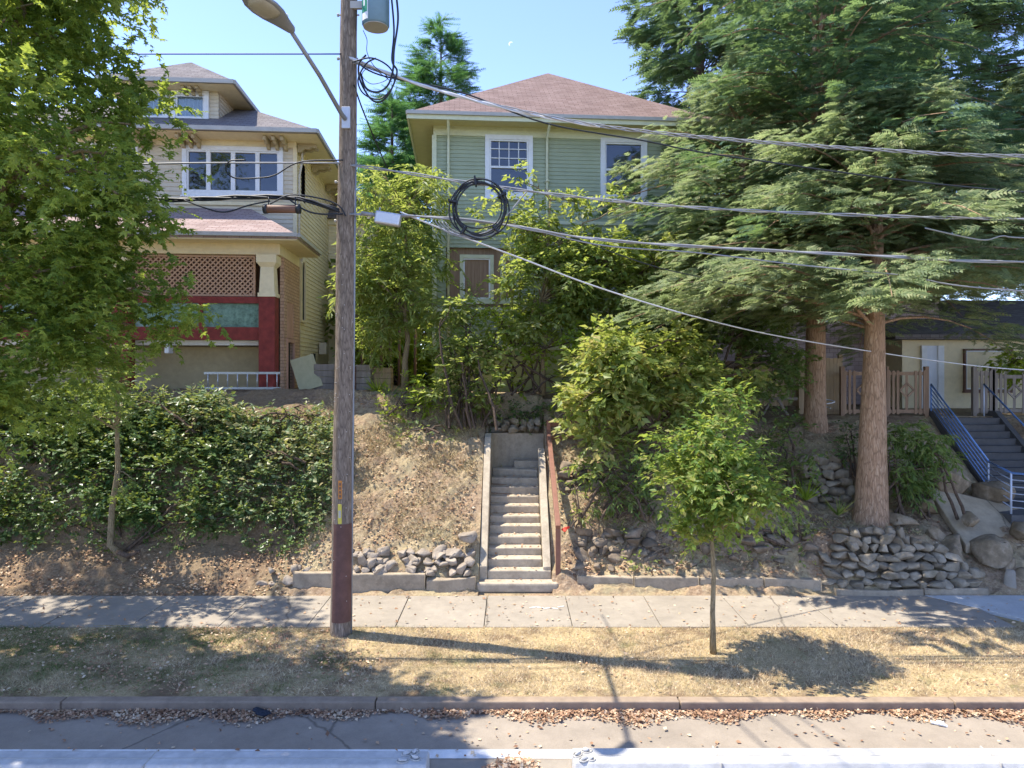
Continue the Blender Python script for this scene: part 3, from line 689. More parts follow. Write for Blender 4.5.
stone_wall('stone_wall', 'upper dry stone wall in shade left of the big conifer trunk', 6.7, 7.75, 15.75, 1.15, 1.25, .35, 7, M['wallrock'], .05, .22)
stone_wall('stone_wall', 'broken rockery band half buried above the blocks', 1.25, 6.2, 14.3, .55, .5, .2, 3, M['dirtrock'], .05, .27, lambda x, z: math.sin(x*5.1+z*9) > -.25)
stone_wall('stone_wall', 'ledge of flat rocks under the leafy shrub right of the steps', 1.1, 3.4, 15.5, 1.6, .65, .2, 4, M['dirtrock'], .05, .3)
stone_wall('stone_wall', 'small rock edge along the top of the stair wall', -.75, .6, 17.35, 2.8, .35, .15, 2, M['wallrock'], 0, .2)
for (px, py, D, s, lab) in [(900,520,14.7,(.28,.22,.18),'small pale boulder in the dirt right of the conifer trunk'),
        (912,585,14.0,(.2,.2,.2),'squat brown boulder beside the end of the stone wall'),
        (948,553,14.15,(.33,.3,.3),'brown boulder left of the mortar seam'),(950,478,16.0,(.5,.45,.4),'large rounded boulder beneath the blue railing'),
        (988,492,16.0,(.5,.42,.38),'dark boulder beside the stair landing'),(992,548,14.15,(.5,.36,.34),'broad brown boulder right of the mortar seam'),
        (962,583,13.85,(.38,.28,.28),'low boulder at the pavement below the mortar seam'),(985,592,13.8,(.3,.25,.2),'flat stone beside the upright pale stone'),
        (1018,583,13.8,(.25,.25,.3),'boulder at the pavement on the far right'),(1024,532,14.4,(.34,.3,.24),'far right boulder under the slab edge'),
        (935,535,14.5,(.25,.25,.2),'rough rock wedged between the dirt and the slab tip'),(920,470,16.1,(.3,.3,.25),'weathered rock just above the bushy shrub'),(972,520,14.6,(.2,.2,.14),'small rock set in the mortar under the slab tip'),(1006,566,13.95,(.2,.2,.18),'small brown rock left of the upright stone'),
        (925,505,15.3,(.3,.3,.25),'half buried boulder left of the concrete slab')]:
    single_rock('boulder', W(px, py, D), s, lab, 'boulder', M['boulder'], 'boulders of the rockery on the right', .3*rk, .2, .62, .17); rk += 1
single_rock('upright_stone', W(1012, 588, 13.55), (.13,.09,.34), 'upright pale rectangular stone by the right pavement', 'stone', M['sidewalk'], None, 0, .03, .4, .04)
g = Geo()   # mortared slab: thick, sloping
P = [W(926,486,15.9), W(985,500,15.7), W(1030,512,15.6), W(1036,528,14.9), W(966,546,14.25)]
g.prism([p-Vector((0,0,.18)) for p in P][::-1], (0,0,.2)); tag(obj('sloping_slab', g, M['mortar'], bevel=.03), 'sloping concrete slab between the boulders and the blue railing', 'slab')
L = [rock_arr(W(972,572,14.3), (.6,.3,.45), 0, .05, .9, .06), rock_arr(W(1010,555,14.5), (.7,.3,.35), 0, .05, .9, .06)]
tag(rocks_obj('mortar_bed', L, M['mortar']), 'pale mortar filling the joints between the boulders', 'mortar')
# ---------------------------------------------------------------- house helpers (local frames; front faces -y)
def siding(g, p0, u, n, w, z0, z1, ops=(), ch=.115, off=.02):
    p0 = Vector(p0); u = Vector(u); n = Vector(n); k = int(math.ceil((z1-z0)/ch-1e-6))
    flip = u.cross(Vector((0,0,1))).dot(n) < 0
    for i in range(k):
        a, b = z0+i*ch, min(z1, z0+(i+1)*ch); iv = [(0, w)]
        for (u0,u1,q0,q1) in ops:
            if b > q0+.01 and a < q1-.01:
                nv = []
                for s, e in iv:
                    if u1 <= s or u0 >= e: nv.append((s, e))
                    else:
                        if s < u0: nv.append((s, u0))
                        if u1 < e: nv.append((u1, e))
                iv = nv
        for s, e in iv:
            A = p0+u*s+Vector((0,0,a))+n*off; B = p0+u*e+Vector((0,0,a))+n*off; C = p0+u*e+Vector((0,0,b)); D = p0+u*s+Vector((0,0,b))
            E = p0+u*s+Vector((0,0,a)); F = p0+u*e+Vector((0,0,a))
            fs = [(0,1,2,3),(0,4,5,1)]
            g.add([A,B,C,D,E,F], [f[::-1] for f in fs] if flip else fs)
def frame_rect(g, x0, x1, z0, z1, y0, y1, w, wb=None):
    wb = wb or w
    g.box(x0, x0+w, y0, y1, z0, z1); g.box(x1-w, x1, y0, y1, z0, z1)
    g.box(x0+w, x1-w, y0, y1, z1-w, z1); g.box(x0+w, x1-w, y0, y1, z0, z0+wb)
def window(par, x0, x1, z0, z1, y, trim='white', tw=.14, lites=None, split=None, mull=(), glass='glass', curtain=False, name='window', sill=True):
    g = Geo(); frame_rect(g, x0, x1, z0, z1, y-.05, y+.03, tw)
    if sill: g.box(x0-.03, x1+.03, y-.09, y+.02, z0-.05, z0-.002)
    f = obj(name, g, M[trim], par)
    g = Geo(); a0, a1, b0, b1 = x0+tw, x1-tw, z0+tw, z1-tw
    frame_rect(g, a0+.002, a1-.002, b0+.002, b1-.002, y-.02, y+.06, .045)
    cells = sorted(mull)
    for m in cells: g.box(m-.06, m+.06, y-.03, y+.055, b0+.04, b1-.04)
    zs = b0+(b1-b0)*split if split else None
    if zs: g.box(a0+.045, a1-.045, y-.025, y+.05, zs-.03, zs+.03)
    if lites:
        nx_, nz_, lz0 = lites; lz0 = zs if lz0 is None else lz0
        for i in range(1, nx_): xx = a0+(a1-a0)*i/nx_; g.box(xx-.012, xx+.012, y, y+.045, lz0+.03, b1-.045)
        for i in range(1, nz_): zz = lz0+(b1-lz0)*i/nz_; g.box(a0+.045, a1-.045, y+.002, y+.043, zz-.012, zz+.012)
    obj('sash', g, M['white'], f)
    g = Geo(); g.add([(a0,y+.035,b0),(a1,y+.035,b0),(a1,y+.035,b1),(a0,y+.035,b1)], [(0,1,2,3)]); obj('pane', g, M[glass], f)
    if curtain:
        g = Geo(); n = 30; vs = []
        for i in range(n+1):
            xx = a0+(a1-a0)*i/n; yy = y+.1+.02*math.sin(i*2.4); vs += [(xx,yy,b0),(xx,yy,b1)]
        g.add(vs, [(2*i,2*i+2,2*i+3,2*i+1) for i in range(n)]); obj('curtain', g, M['curtain'], f)
    return f
def hip_roof(g, x0, x1, y0, y1, z, zr, inset=None, th=.12):
    """hip roof; ridge along the longer side"""
    cx, cy = (x0+x1)/2, (y0+y1)/2; hw = min(x1-x0, y1-y0)/2 if inset is None else inset
    r0 = (x0+hw, cy if (x1-x0) >= (y1-y0) else y0+hw, zr); r1 = (x1-hw, cy if (x1-x0) >= (y1-y0) else y1-hw, zr)
    c = [(x0,y0,z),(x1,y0,z),(x1,y1,z),(x0,y1,z)]; v = c+[r0, r1]
    if (x1-x0) >= (y1-y0): f = [(0,1,5,4),(1,2,5),(2,3,4,5),(3,0,4)]
    else: f = [(0,1,4),(1,2,5,4),(2,3,5),(3,0,4,5)]
    g.add(v, f); b = [(x,y,z-th) for x,y,_ in c]
    g.add(c+b, [(4,5,1,0),(5,6,2,1),(6,7,3,2),(7,4,0,3)])
def gutter(par, pts, r=.065):
    g = Geo()
    for a, b in zip(pts[:-1], pts[1:]): g.bar(a, b, r*1.6, r*2)
    return obj('gutter', g, M['gutter'], par)
HR = R(4.5)
# ---------------------------------------------------------------- green house
gh = thing('green_house', 'sage green two storey house with rose brown hip roof behind the trees', 'house', (-2.28, 20, 3.7), HR)
WD, DP = 7.73, 8.4; EZ = 7.85; w1 = [(1.49,2.9,5.77,7.62)]; lw = (5.0,6.45,3.05,4.6)
g = Geo(); ops = [(1.56,2.83,5.84,7.55),(5.0,6.27,5.84,7.55),(5.07,6.38,3.12,4.53),(.35,2.55,2.55,4.3)]
siding(g, (0,0,0), (1,0,0), (0,-1,0), WD, 1.42, EZ-.25, ops)
siding(g, (WD,0,0), (0,1,0), (1,0,0), DP, 1.42, EZ, []); siding(g, (0,0,0), (0,1,0), (-1,0,0), DP, 1.42, EZ, []); siding(g, (0,DP,0), (1,0,0), (0,1,0), WD, 1.42, EZ, [])
obj('wall', g, M['greenpaint'], gh)
g = Geo(); g.box(0.02, WD-.02, -.03, DP-.02, -.6, 1.3); obj('basement_wall', g, M['yellowgreen'], gh)
g = Geo(); g.box(-.03, WD+.03, -.06, .05, 1.3, 1.46); g.box(-.02, WD+.02, -.05, .02, EZ-.28, EZ-.0); g.box(-.06,.07,-.05,.08,1.46,EZ-.28); g.box(WD-.07,WD+.06,-.05,.08,1.46,EZ-.28)
g.box(.1, WD-.1, -.045, .0, 5.02, 5.12); g.box(0,WD,-.045,0,2.42,2.54); obj('trim', g, M['creamgreen'], gh)
g = Geo(); g.box(.12, WD-.12, .3, DP-.12, -.4, EZ-.05); obj('interior_wall', g, M['dark'], gh)
window(gh, 1.49, 2.9, 5.77, 7.62, -.02, tw=.13, split=.49, lites=(4,3,None)); window(gh, 4.93, 6.34, 5.77, 7.62, -.02, tw=.13, split=.49)
window(gh, 5.0, 6.45, 3.05, 4.6, -.02, tw=.13, lites=(3,2,3.2))
g = Geo(); g.box(.36, 2.54, .1, .16, 2.5, 4.35); p = obj('entry_panel', g, M['fencewood'], gh)
window(gh, .75, 1.75, 2.7, 4.1, .08, tw=.1, trim='creamgreen'); window(gh, 1.95, 2.5, 2.7, 4.1, .08, tw=.1, trim='creamgreen')
g = Geo(); x0, x1, y0, y1 = -.72, WD+.72, -.72, DP+.72; hip_roof(g, x0, x1, y0, y1, EZ+.12, EZ+3.35); obj('roof', g, M['roof_pink'], gh)
g = Geo(); g.box(x0+.03, x1-.03, y0+.03, y1-.03, EZ-.002, EZ+.04); obj('soffit', g, M['soffit'], gh)
g = Geo(); frame = [(x0,y0),(x1,y0),(x1,y1),(x0,y1),(x0,y0)]
for a, b in zip(frame[:-1], frame[1:]): g.bar((*a, EZ+.03), (*b, EZ+.03), .05, .2)
obj('fascia', g, M['creamgreen'], gh)
gutter(gh, [(a[0]*1.008-.0, a[1]-.05 if a[1] < 0 else a[1]+.05, EZ+.1) for a in frame], .05)
for xd in (.42, 3.32):
    g = Geo(); g.tube([(xd,-.72,EZ+.02),(xd,-.6,EZ-.12),(xd,-.12,EZ-.3),(xd,-.1,EZ-.5),(xd,-.1,1.5)], .04, 8); g.box(xd-.06,xd+.06,-.16,-.02,EZ-1.6,EZ-1.56); obj('downspout', g, M['creamgreen'], gh, True)
g = Geo(); g.box(-.25,-.02,.3,1.0,2.1,2.2); obj('vent', g, M['brownpaint'], gh)
g = Geo(); g.box(6.1,6.6,-.2,-.06,.1,.75); obj('meter_box', g, M['gutter'], gh)
# ---------------------------------------------------------------- craftsman house (left)
lh = thing('craftsman_house', 'cream craftsman house with red front porch left of the utility pole', 'house', (-6.5, 20.5, 3.85), HR)
LW, LD, LE = 8.4, 11.0, 7.38
g = Geo(); siding(g, (-LW,0,0), (1,0,0), (0,-1,0), LW, 0, 7.2, [(LW-3.2,LW-.42,5.8,7.1),(LW-7.4,LW-4.6,5.8,7.1)], .13); obj('wall', g, M['greige'], lh)
g = Geo(); siding(g, (0,0,0), (0,1,0), (1,0,0), LD, 0, LE, [(.7,1.25,5.9,7.0)], .13); siding(g, (-LW,0,0), (0,1,0), (-1,0,0), LD, 0, LE, [], .13); siding(g, (-LW,LD,0), (1,0,0), (0,1,0), LW, 0, LE, [], .13); obj('side_wall', g, M['yellowpaint'], lh)
g = Geo(); g.box(-LW-.02, .03, -.05, .03, 7.2, LE); g.box(-.06,.05,-.045,.05,0,7.2); g.box(-3.5,.05,-.06,-.02,5.45,5.55); obj('frieze', g, M['cream'], lh)
g = Geo(); g.box(-LW+.1, -.1, .3, LD-.1, 0, LE-.05); obj('interior_wall', g, M['dark'], lh)
window(lh, -3.27, -.35, 5.72, 7.2, -.02, tw=.13, mull=(-2.52,-1.81,-1.1), sill=True)
window(lh, -7.47, -4.53, 5.72, 7.2, -.02, tw=.13, mull=(-6.7,-6.0,-5.3))
# main hip roof with deep eaves
OV = .8; g = Geo(); hip_roof(g, -LW-OV, OV, -OV, LD+OV, LE+.12, LE+3.0); obj('roof', g, M['roof_grey'], lh)
g = Geo(); g.box(-LW-OV+.03, OV-.03, -OV+.03, LD+OV-.03, LE-.002, LE+.04); obj('soffit', g, M['cream'], lh)
fr = [(-LW-OV,-OV),(OV,-OV),(OV,LD+OV),(-LW-OV,LD+OV),(-LW-OV,-OV)]
gutter(lh, [(a[0], a[1]-.03, LE+.08) for a in fr], .06)
def bracket(x, y, dirv, z=LE-.01, s=1.0):
    g = Geo(); d = Vector(dirv); o = Vector((x, y, z)); side = Vector((-d.y, d.x, 0))*.045
    prof = [(0,0),(.55,0),(.6,-.05),(.56,-.13),(.44,-.11),(.34,-.17),(.2,-.15),(.12,-.25),(0,-.28)]
    g.prism([o-side+d*(a*s)+Vector((0,0,b*s)) for a, b in prof], side*2); obj('bracket', g, M['tan'], lh)
for x in (-7.9,-7.65,-4.4,-4.15,-3.2,-2.98,-2.76,-.75,-.5,-.25): bracket(x, -.05, (0,-1,0))
for y in (.12, .4, 2.2, 2.5, 4.6, 4.9, 7, 7.3): bracket(.05, y, (1,0,0), s=.95)
# dormer
g = Geo(); siding(g, (-4.95,.35,0), (1,0,0), (0,-1,0), 2.6, 7.9, 9.0, [(1.3,2.25,8.05,8.85),(.2,1.05,8.05,8.85)], .12); siding(g, (-2.35,.35,0), (0,1,0), (1,0,0), 3.4, 7.9, 9.0, [], .12); siding(g, (-4.95,.35,0), (0,1,0), (-1,0,0), 3.4, 7.9, 9.0, [], .12)
d = obj('dormer', g, M['greige'], lh)
g = Geo(); hip_roof(g, -5.6, -1.7, -.3, 4.6, 9.05, 10.4, th=.1); obj('dormer_roof', g, M['roof_grey'], d)
g = Geo(); g.box(-5.57,-1.73,-.27,4.5,8.96,9.0); obj('soffit', g, M['cream'], d)
g = Geo(); fq = [(-5.6,-.3),(-1.7,-.3),(-1.7,4.6)]
for a, b in zip(fq[:-1], fq[1:]): g.bar((*a, 9.02), (*b, 9.02), .09, .12)
obj('gutter', g, M['gutter'], d)
window(lh, -3.72, -2.62, 8.0, 8.95, .3, tw=.13, curtain=True, name='dormer_window'); window(lh, -4.85, -3.8, 8.0, 8.95, .3, tw=.13, curtain=True, name='dormer_window')
for x in (-3.25,-3.05,-2.85): bracket(x, .3, (0,-1,0), 8.97, .7)
# porch : y from -2.4 to 0
PYF = -2.15; PF = 1.55
g = Geo(); X0, X1, Y0 = -LW-.6, .72, -2.85
zE, zT = 4.05, 5.35
v = [(X0,Y0,zE),(X1,Y0,zE),(X1,0,zE),(X0,0,zE),(X0+1.3,-.03,zT),(X1-2.0,-.03,zT)]
g.add(v, [(0,1,5,4),(1,2,5),(3,0,4)]); g.add([(a,b,c-.1) for a,b,c in v[:4]]+v[:4], [(0,1,5,4),(1,2,6,5),(3,0,4,7)]); obj('porch_roof', g, M['roof_porch'], lh)
g = Geo(); g.box(X0+.03, X1-.03, Y0+.03, -.03, zE-.13, zE-.06); obj('porch_soffit', g, M['cream'], lh)
g = Geo(); g.bar((X0,Y0-.03,zE), (X1,Y0-.03,zE), .1, .1); g.bar((X1+.02,Y0,zE), (X1+.02,0,zE), .1, .1); obj('porch_gutter', g, M['gutter'], lh)
g = Geo(); g.box(-LW, .12, PYF-.12, PYF+.12, zE-.42, zE-.13); g.box(-.12,.12,PYF+.12,0,zE-.42,zE-.13); obj('porch_beam', g, M['cream'], lh)
for xc in (-.2, -3.95, -LW+.2):
    z0, z1 = PF+.95, zE-.44; g = Geo()
    def fr4(h0, h1, a, b): g.add([(xc-h0,PYF-h0,a),(xc+h0,PYF-h0,a),(xc+h0,PYF+h0,a),(xc-h0,PYF+h0,a),(xc-h1,PYF-h1,b),(xc+h1,PYF-h1,b),(xc+h1,PYF+h1,b),(xc-h1,PYF+h1,b)], [(0,1,5,4),(1,2,6,5),(2,3,7,6),(3,0,4,7),(4,5,6,7),(3,2,1,0)])
    fr4(.2,.17,z0+.1,z1-.32); fr4(.23,.23,z0,z0+.1); fr4(.17,.26,z1-.32,z1-.2); fr4(.26,.26,z1-.2,z1+.0); obj('column', g, M['cream'], lh)
    g = Geo(); g.box(xc-.21, xc+.21, PYF-.21, PYF+.21, -.4, PF+.95); obj('brick_pier', g, M['redpaint'], lh, bevel=.01)
g = Geo(); g.box(-LW+.2, -.38, PYF-.1, PYF+.1, PF+.78, PF+.95); g.box(-LW+.2, -.38, PYF-.13, PYF+.1, PF-.2, PF+.14)
for xx in (-1.95, -3.7, -5.4, -7.0): g.box(xx-.05, xx+.05, PYF-.08, PYF+.08, PF+.14, PF+.78)
obj('porch_rail', g, M['redpaint'], lh)
g = Geo(); g.box(-LW+.2,-.38,PYF-.01,PYF+.005,PF+.14,PF+.78); obj('rail_glass', g, M['glass_green'], lh)
g = Geo(); g.box(-LW+.1, -.1, PYF+.12, -.03, PF-.12, PF); obj('porch_floor', g, M['tan'], lh)
g = Geo(); xa, xb, za, zb = -3.7, -.6, PF+.97, zE-.44; s = .14; k = xa-(zb-za)
while k < xb:       # lattice panel
    for sg in (0, 1):
        if sg == 0: p0, p1 = (k, za), (k+(zb-za), zb)
        else: p0, p1 = (k, zb), (k+(zb-za), za)
        (ax, az), (bx, bz) = p0, p1; t0 = max(0, (xa-ax)/(bx-ax)); t1 = min(1, (xb-ax)/(bx-ax))
        if t1 > t0+.02:
            A = (ax+(bx-ax)*t0, PYF+.0+.014*sg, az+(bz-az)*t0); B = (ax+(bx-ax)*t1, PYF+.0+.014*sg, az+(bz-az)*t1); g.bar(A, B, .012, .045, up=(0,-1,0)) if False else g.bar(A, B, .04, .012, up=(0,1,0))
    k += s
frame_rect(g, xa-.05, xb+.05, za-.0, zb+.0, PYF-.03, PYF+.04, .05); obj('lattice', g, M['lattice'], lh)
g = Geo(); g.box(-LW+.1,-.15,-.14,-.03,PF,zE-.13); obj('porch_back_wall', g, M['brownpaint'], lh)
g = Geo(); g.box(-LW+.1,-.5,-1.3,-1.2,-.3,PF-.35); obj('under_porch_wall', g, M['tan'], lh)
g = Geo(); g.box(-LW+.1,-.4,PYF+.2,-1.3,PF-.33,PF-.2); g.box(-2.9,-2.8,PYF-.0,PYF+.3,PF-.55,PF-.2); obj('under_porch_ceiling', g, M['white'], lh)
g = Geo(); g.box(.02,.13,-1.86,-.03,PF+.9,zE-.42); g.box(.02,.13,-1.86,-1.55,-.3,PF+.9); g.box(.02,.13,-.75,-.03,-.3,PF+.9); obj('porch_side_wall', g, M['brickshingle'], lh)
g = Geo(); g.box(.04,.11,-1.55,-.75,PF-.1,PF+.9); obj('side_panel', g, M['salmon'], lh)
g = Geo(); g.box(.1,.16,-1.6,-.7,PF-.22,PF-.12); g.box(.1,.16,-1.6,-1.5,-.3,PF-.22); g.box(.1,.16,-.8,-.7,-.3,PF-.22); dd = obj('door_frame', g, M['salmon'], lh)
g = Geo(); g.box(.0,.03,-1.5,-.8,-.3,PF-.22); obj('doorway', g, M['dark'], dd)
# side wing (bump-out) with arched vent; local y about 5.5
g = Geo(); siding(g, (.0,5.2,0), (1,0,0), (0,-1,0), 1.65, 0, 6.2, [(.45,1.15,4.1,5.0)], .13); siding(g, (1.65,5.2,0), (0,1,0), (1,0,0), 3, 0, 6.2, [], .13); wing = obj('side_wing', g, M['yellowpaint'], lh)
g = Geo(); g.box(1.56,1.72,5.1,5.26,0,6.2); g.box(-.0,1.72,5.11,5.2,6.0,6.2); obj('corner_board', g, M['cream'], wing)
g = Geo(); g.add([(-.1,4.9,6.2),(1.95,4.9,6.2),(1.95,8.3,6.2),(-.1,8.3,6.2),(-.1,5.6,6.9),(1.3,5.6,6.9),(1.3,8.3,6.9),(-.1,8.3,6.9)], [(0,1,5,4),(1,2,6,5),(0,3,2,1)]); obj('wing_roof', g, M['roof_grey'], wing)
def arch(par, xc, z0, r, y, trim='white', base=.35):
    g = Geo(); n = 16; ri = r*.7
    pts = [(math.cos(math.pi*i/n), math.sin(math.pi*i/n)) for i in range(n+1)]
    for (c0,s0),(c1,s1) in zip(pts[:-1], pts[1:]):
        g.prism([(xc+r*c0,y-.06,z0+r*s0),(xc+ri*c0,y-.06,z0+ri*s0),(xc+ri*c1,y-.06,z0+ri*s1),(xc+r*c1,y-.06,z0+r*s1)], (0,.06,0))
    g.box(xc-r,xc-ri,y-.06,y,z0-base,z0); g.box(xc+ri,xc+r,y-.06,y,z0-base,z0); g.box(xc-r*1.1,xc+r*1.1,y-.07,y,z0-base-.07,z0-base)
    a = obj('arched_window', g, M[trim], par)
    g = Geo(); g.prism([(xc+ri*c,y-.01,z0+ri*s) for c,s in pts]+[(xc-ri,y-.01,z0-base),(xc+ri,y-.01,z0-base)], (0,.02,0)); obj('pane', g, M['dark'], a); return a
arch(wing, .8, 4.45, .46, 5.18)
sw = arch(lh, 0, 3.7, .3, 0, 'cream', 1.6); sw.rotation_euler = (0,0,R(90)); sw.location = (.03, .75, 0)
g = Geo(); g.tube([(1.2,5.1,3.9),(1.25,5.08,3.2),(1.0,5.08,2.6),(1.0,5.08,0)], .03, 8); g.tube([(.6,5.08,2.6),(.6,5.08,0)], .09, 10); g.tube([(1.05,5.06,2.5),(1.05,5.06,0)], .06, 10); obj('drain_pipe', g, M['brownpaint'], wing, True)
g = Geo(); g.tube([(.12,.3,LE-.1),(.18,.1,LE-.5),(.1,.06,LE-1.0),(.1,.06,.2)], .035, 8); obj('downspout', g, M['greige'], lh, True)
g = Geo(); g.box(.06,.3,3.2,3.45,1.1,1.5); obj('meter_box', g, M['greige'], lh)
g = Geo(); g.box(.045,.08,2.0,2.5,.2,1.1); obj('basement_window', g, M['dark'], lh)
# loose things in the yard
lad = thing('ladder', 'aluminium ladder lying on its side before the red porch', 'ladder', (X(225,18), 18.0, 3.86))
for k, zz in enumerate((.06, .46)):
    g = Geo(); g.bar((-.55,0,zz),(1.45,.02,zz),.03,.06); obj('side_rail', g, M['alu'], lad)
for k in range(8):
    g = Geo(); xx = -.45+.26*k; g.tube([(xx,0,.09),(xx,0,.43)], .016, 6); obj('rung', g, M['alu'], lad, True)
g = Geo(); g.box(-.32,.32,-.01,.01,0,.95); o = obj('plywood_sheet', g, M['ply']); o.location = (-5.55, 18.9, 3.88); o.rotation_euler = (R(-14), R(-17), R(15)); tag(o, 'pale plywood sheet leaning askew by the dark side doorway', 'board')
for (a, b, D, z, h, mt, lab) in [(316,336,19.2,3.85,.72,'greywood','dark grey plank planter left of the utility pole'),(337,357,18.8,3.8,.7,'brownpaint','brown timber planter behind the utility pole'),(357,372,18.9,3.85,.7,'greywood','narrow grey planter right of the utility pole'),(373,392,19.3,3.85,.62,'fencepale','pale timber planter right of the utility pole under the yard tree')]:
    r = thing('planter_box', lab, 'planter', (X((a+b)/2,D), D, z), 0, 'timber planters in the yard'); w = X(b,D)-X(a,D)
    for q in range(4):
        g = Geo(); g.box(-w/2, w/2, -.2, .2, h*q/4+.006, h*(q+1)/4-.006); obj('plank', g, M[mt], r)
for k, xx in enumerate([362,371,381,390,399,415]):
    D = 21+.1*k; g = Geo(); g.tube([(0,0,0),(.01,0,1.9)], .045, 8); o = obj('fence_post', g, M['brownpaint'], None, True); o.location = (X(xx,D), D, 3.85)
    tag(o, 'thin dark post standing in the gap between the two houses', 'post', 'thin posts between the houses')
# ---------------------------------------------------------------- house on the right
rh = thing('right_house', 'mauve shingled house with cream lower wall behind the conifers', 'house', (4.9, 23.5, 3.2), R(2))
g = Geo(); siding(g, (2.2,0,0), (1,0,0), (0,-1,0), 7.8, 2.2, 5.4, [(3.2,4.2,2.9,4.2)], .13); obj('wall', g, M['mauve'], rh)
g = Geo(); g.box(2.2, 10, .05, 8, 0, 5.3); obj('inner_wall', g, M['mauve'], rh)
g = Geo(); g.box(7.9, 17, -1.3, 6, -.3, 2.2); obj('lower_wall', g, M['cream'], rh)
window(rh, 9.95, 11.6, .5, 1.9, -1.33, tw=.06, trim='brownpaint'); window(rh, 2.5, 3.5, 3.4, 4.8, -.02); window(rh, 5.3, 6.5, 2.9, 4.3, -.02)
g = Geo(); g.box(9.05, 9.25, -1.4, -1.31, -.2, 2.0); g.box(8.5,8.68,-1.4,-1.31,-.2,2.0); d = obj('door_frame', g, M['white'], rh)
g = Geo(); g.box(8.68,9.05,-1.36,-1.31,-.2,2.0); obj('door', g, M['curtain'], d)
g = Geo(); g.add([(7.4,-1.75,2.35),(18,-1.75,2.35),(18,2.5,3.9),(7.4,2.5,3.9),(7.4,-1.75,2.2),(18,-1.75,2.2),(18,2.5,2.1),(7.4,2.5,2.1)], [(0,1,2,3),(4,5,1,0),(7,6,5,4),(4,0,3,7)]); obj('lean_to_roof', g, M['roof_grey'], rh)
g = Geo(); hip_roof(g, 1.5, 10.7, -.8, 8.8, 5.4, 7.8); obj('roof', g, M['roof_grey'], rh)
for xx in (12.6, 15.4):
    g = Geo(); g.box(xx-.06, xx+.06, -1.7,-1.58,-.2,2.25); obj('porch_post', g, M['white'], rh)
g = Geo(); g.box(7.9,18,-2.4,-1.3,-.35,-.1); obj('porch_floor', g, M['sidewalk'], rh)
# ---------------------------------------------------------------- fences on the right
def fence(name, label, a, b, h, mat, n, gate=False, D=0, top=None, group='timber fence panels behind the conifers', pk=.07):
    a = Vector(a); b = Vector(b); r = thing(name, label, 'fence', a, math.atan2(b.y-a.y, b.x-a.x), group); L = (b-a).xy.length
    for xx in (0, L):
        g = Geo(); g.box(xx-.055, xx+.055, -.055,.055, -.2, h+.08); obj('post', g, M[mat], r, bevel=.008)
    for zz in (.12, h-.12) if not top else (.12, top-.1):
        g = Geo(); g.box(.056, L-.056, -.03,.03, zz-.05, zz+.05); obj('rail', g, M[mat], r)
    for i in range(n):
        xx = (i+.5)*L/n
        if gate and abs(xx-L/2) < .16: continue
        g = Geo(); hh = h-.03+random.uniform(-.01,.01); g.box(xx-pk/2, xx+pk/2, -.05, -.031, .04, hh); obj('picket', g, M[mat], r)
    if gate:
        g = Geo(); c = Vector((L/2,-.045,h*.55)); s = .2
        P = [c+Vector((0,0,s)), c+Vector((s,0,0)), c-Vector((0,0,s)), c-Vector((s,0,0))]
        for i in range(4): g.bar(P[i], P[(i+1)%4], .05, .03, up=(0,1,0))
        g.box(L/2-.04, L/2+.04, -.035,-.031+.0, .17, h-.17); obj('diamond', g, M[mat], r, bevel=.004)
    return r
zf = 3.12
fence('picket_gate', 'redwood picket panel with a diamond at its centre, right of the big trunk', (X(886,19.2),19.2,zf), (X(926,19.2),19.2,zf), 1.3, 'fencewood', 9, True)
fence('picket_gate', 'redwood picket panel with a diamond, left of the big trunk', (X(842,19.2),19.2,zf), (X(884,19.2),19.2,zf), 1.3, 'fencewood', 9, True)
fence('board_fence', 'tall solid board panel between the two conifer trunks', (X(800,19.8),19.8,zf-.1), (X(840,19.8),19.8,zf), 1.75, 'fencepale', 11, pk=.1)
fence('board_fence', 'pale board fence left of the smaller conifer trunk', (X(738,20.2),20.2,3.3), (X(798,20.2),20.2,3.2), 1.5, 'fencepale', 17, pk=.09)
fence('board_fence', 'shaded board fence half hidden by the pale leafy shrub', (X(690,20.4),20.4,3.35), (X(737,20.3),20.3,3.3), 1.35, 'fencewood', 13, pk=.09)
fence('picket_gate', 'grey weathered picket panel with diamond at the right edge', (X(993,19.4),19.4,3.13), (X(1034,19.4),19.4,3.13), 1.2, 'greywood', 9, True, group=None)
fence('picket_gate', 'narrow grey picket panel above the right railing', (X(974,19.4),19.4,3.13), (X(992,19.4),19.4,3.13), 1.28, 'greywood', 4, group=None)
fence('board_fence', 'grey picket panel beyond the right edge panel', (X(1036,19.4),19.4,3.13), (X(1110,19.4),19.4,3.13), 1.2, 'greywood', 16, group=None)
g = Geo(); g.box(-.6,.6,-.1,.1,.5,.58); g.bar((-.4,0,.0),(-.1,0,.5),.06); g.bar((.4,0,.0),(.1,0,.5),.06); o = obj('bench', g, M['greywood']); o.location = (X(775,19.3), 19.3, 3.05); tag(o, 'low dark bench in the shade behind the smaller conifer', 'bench')
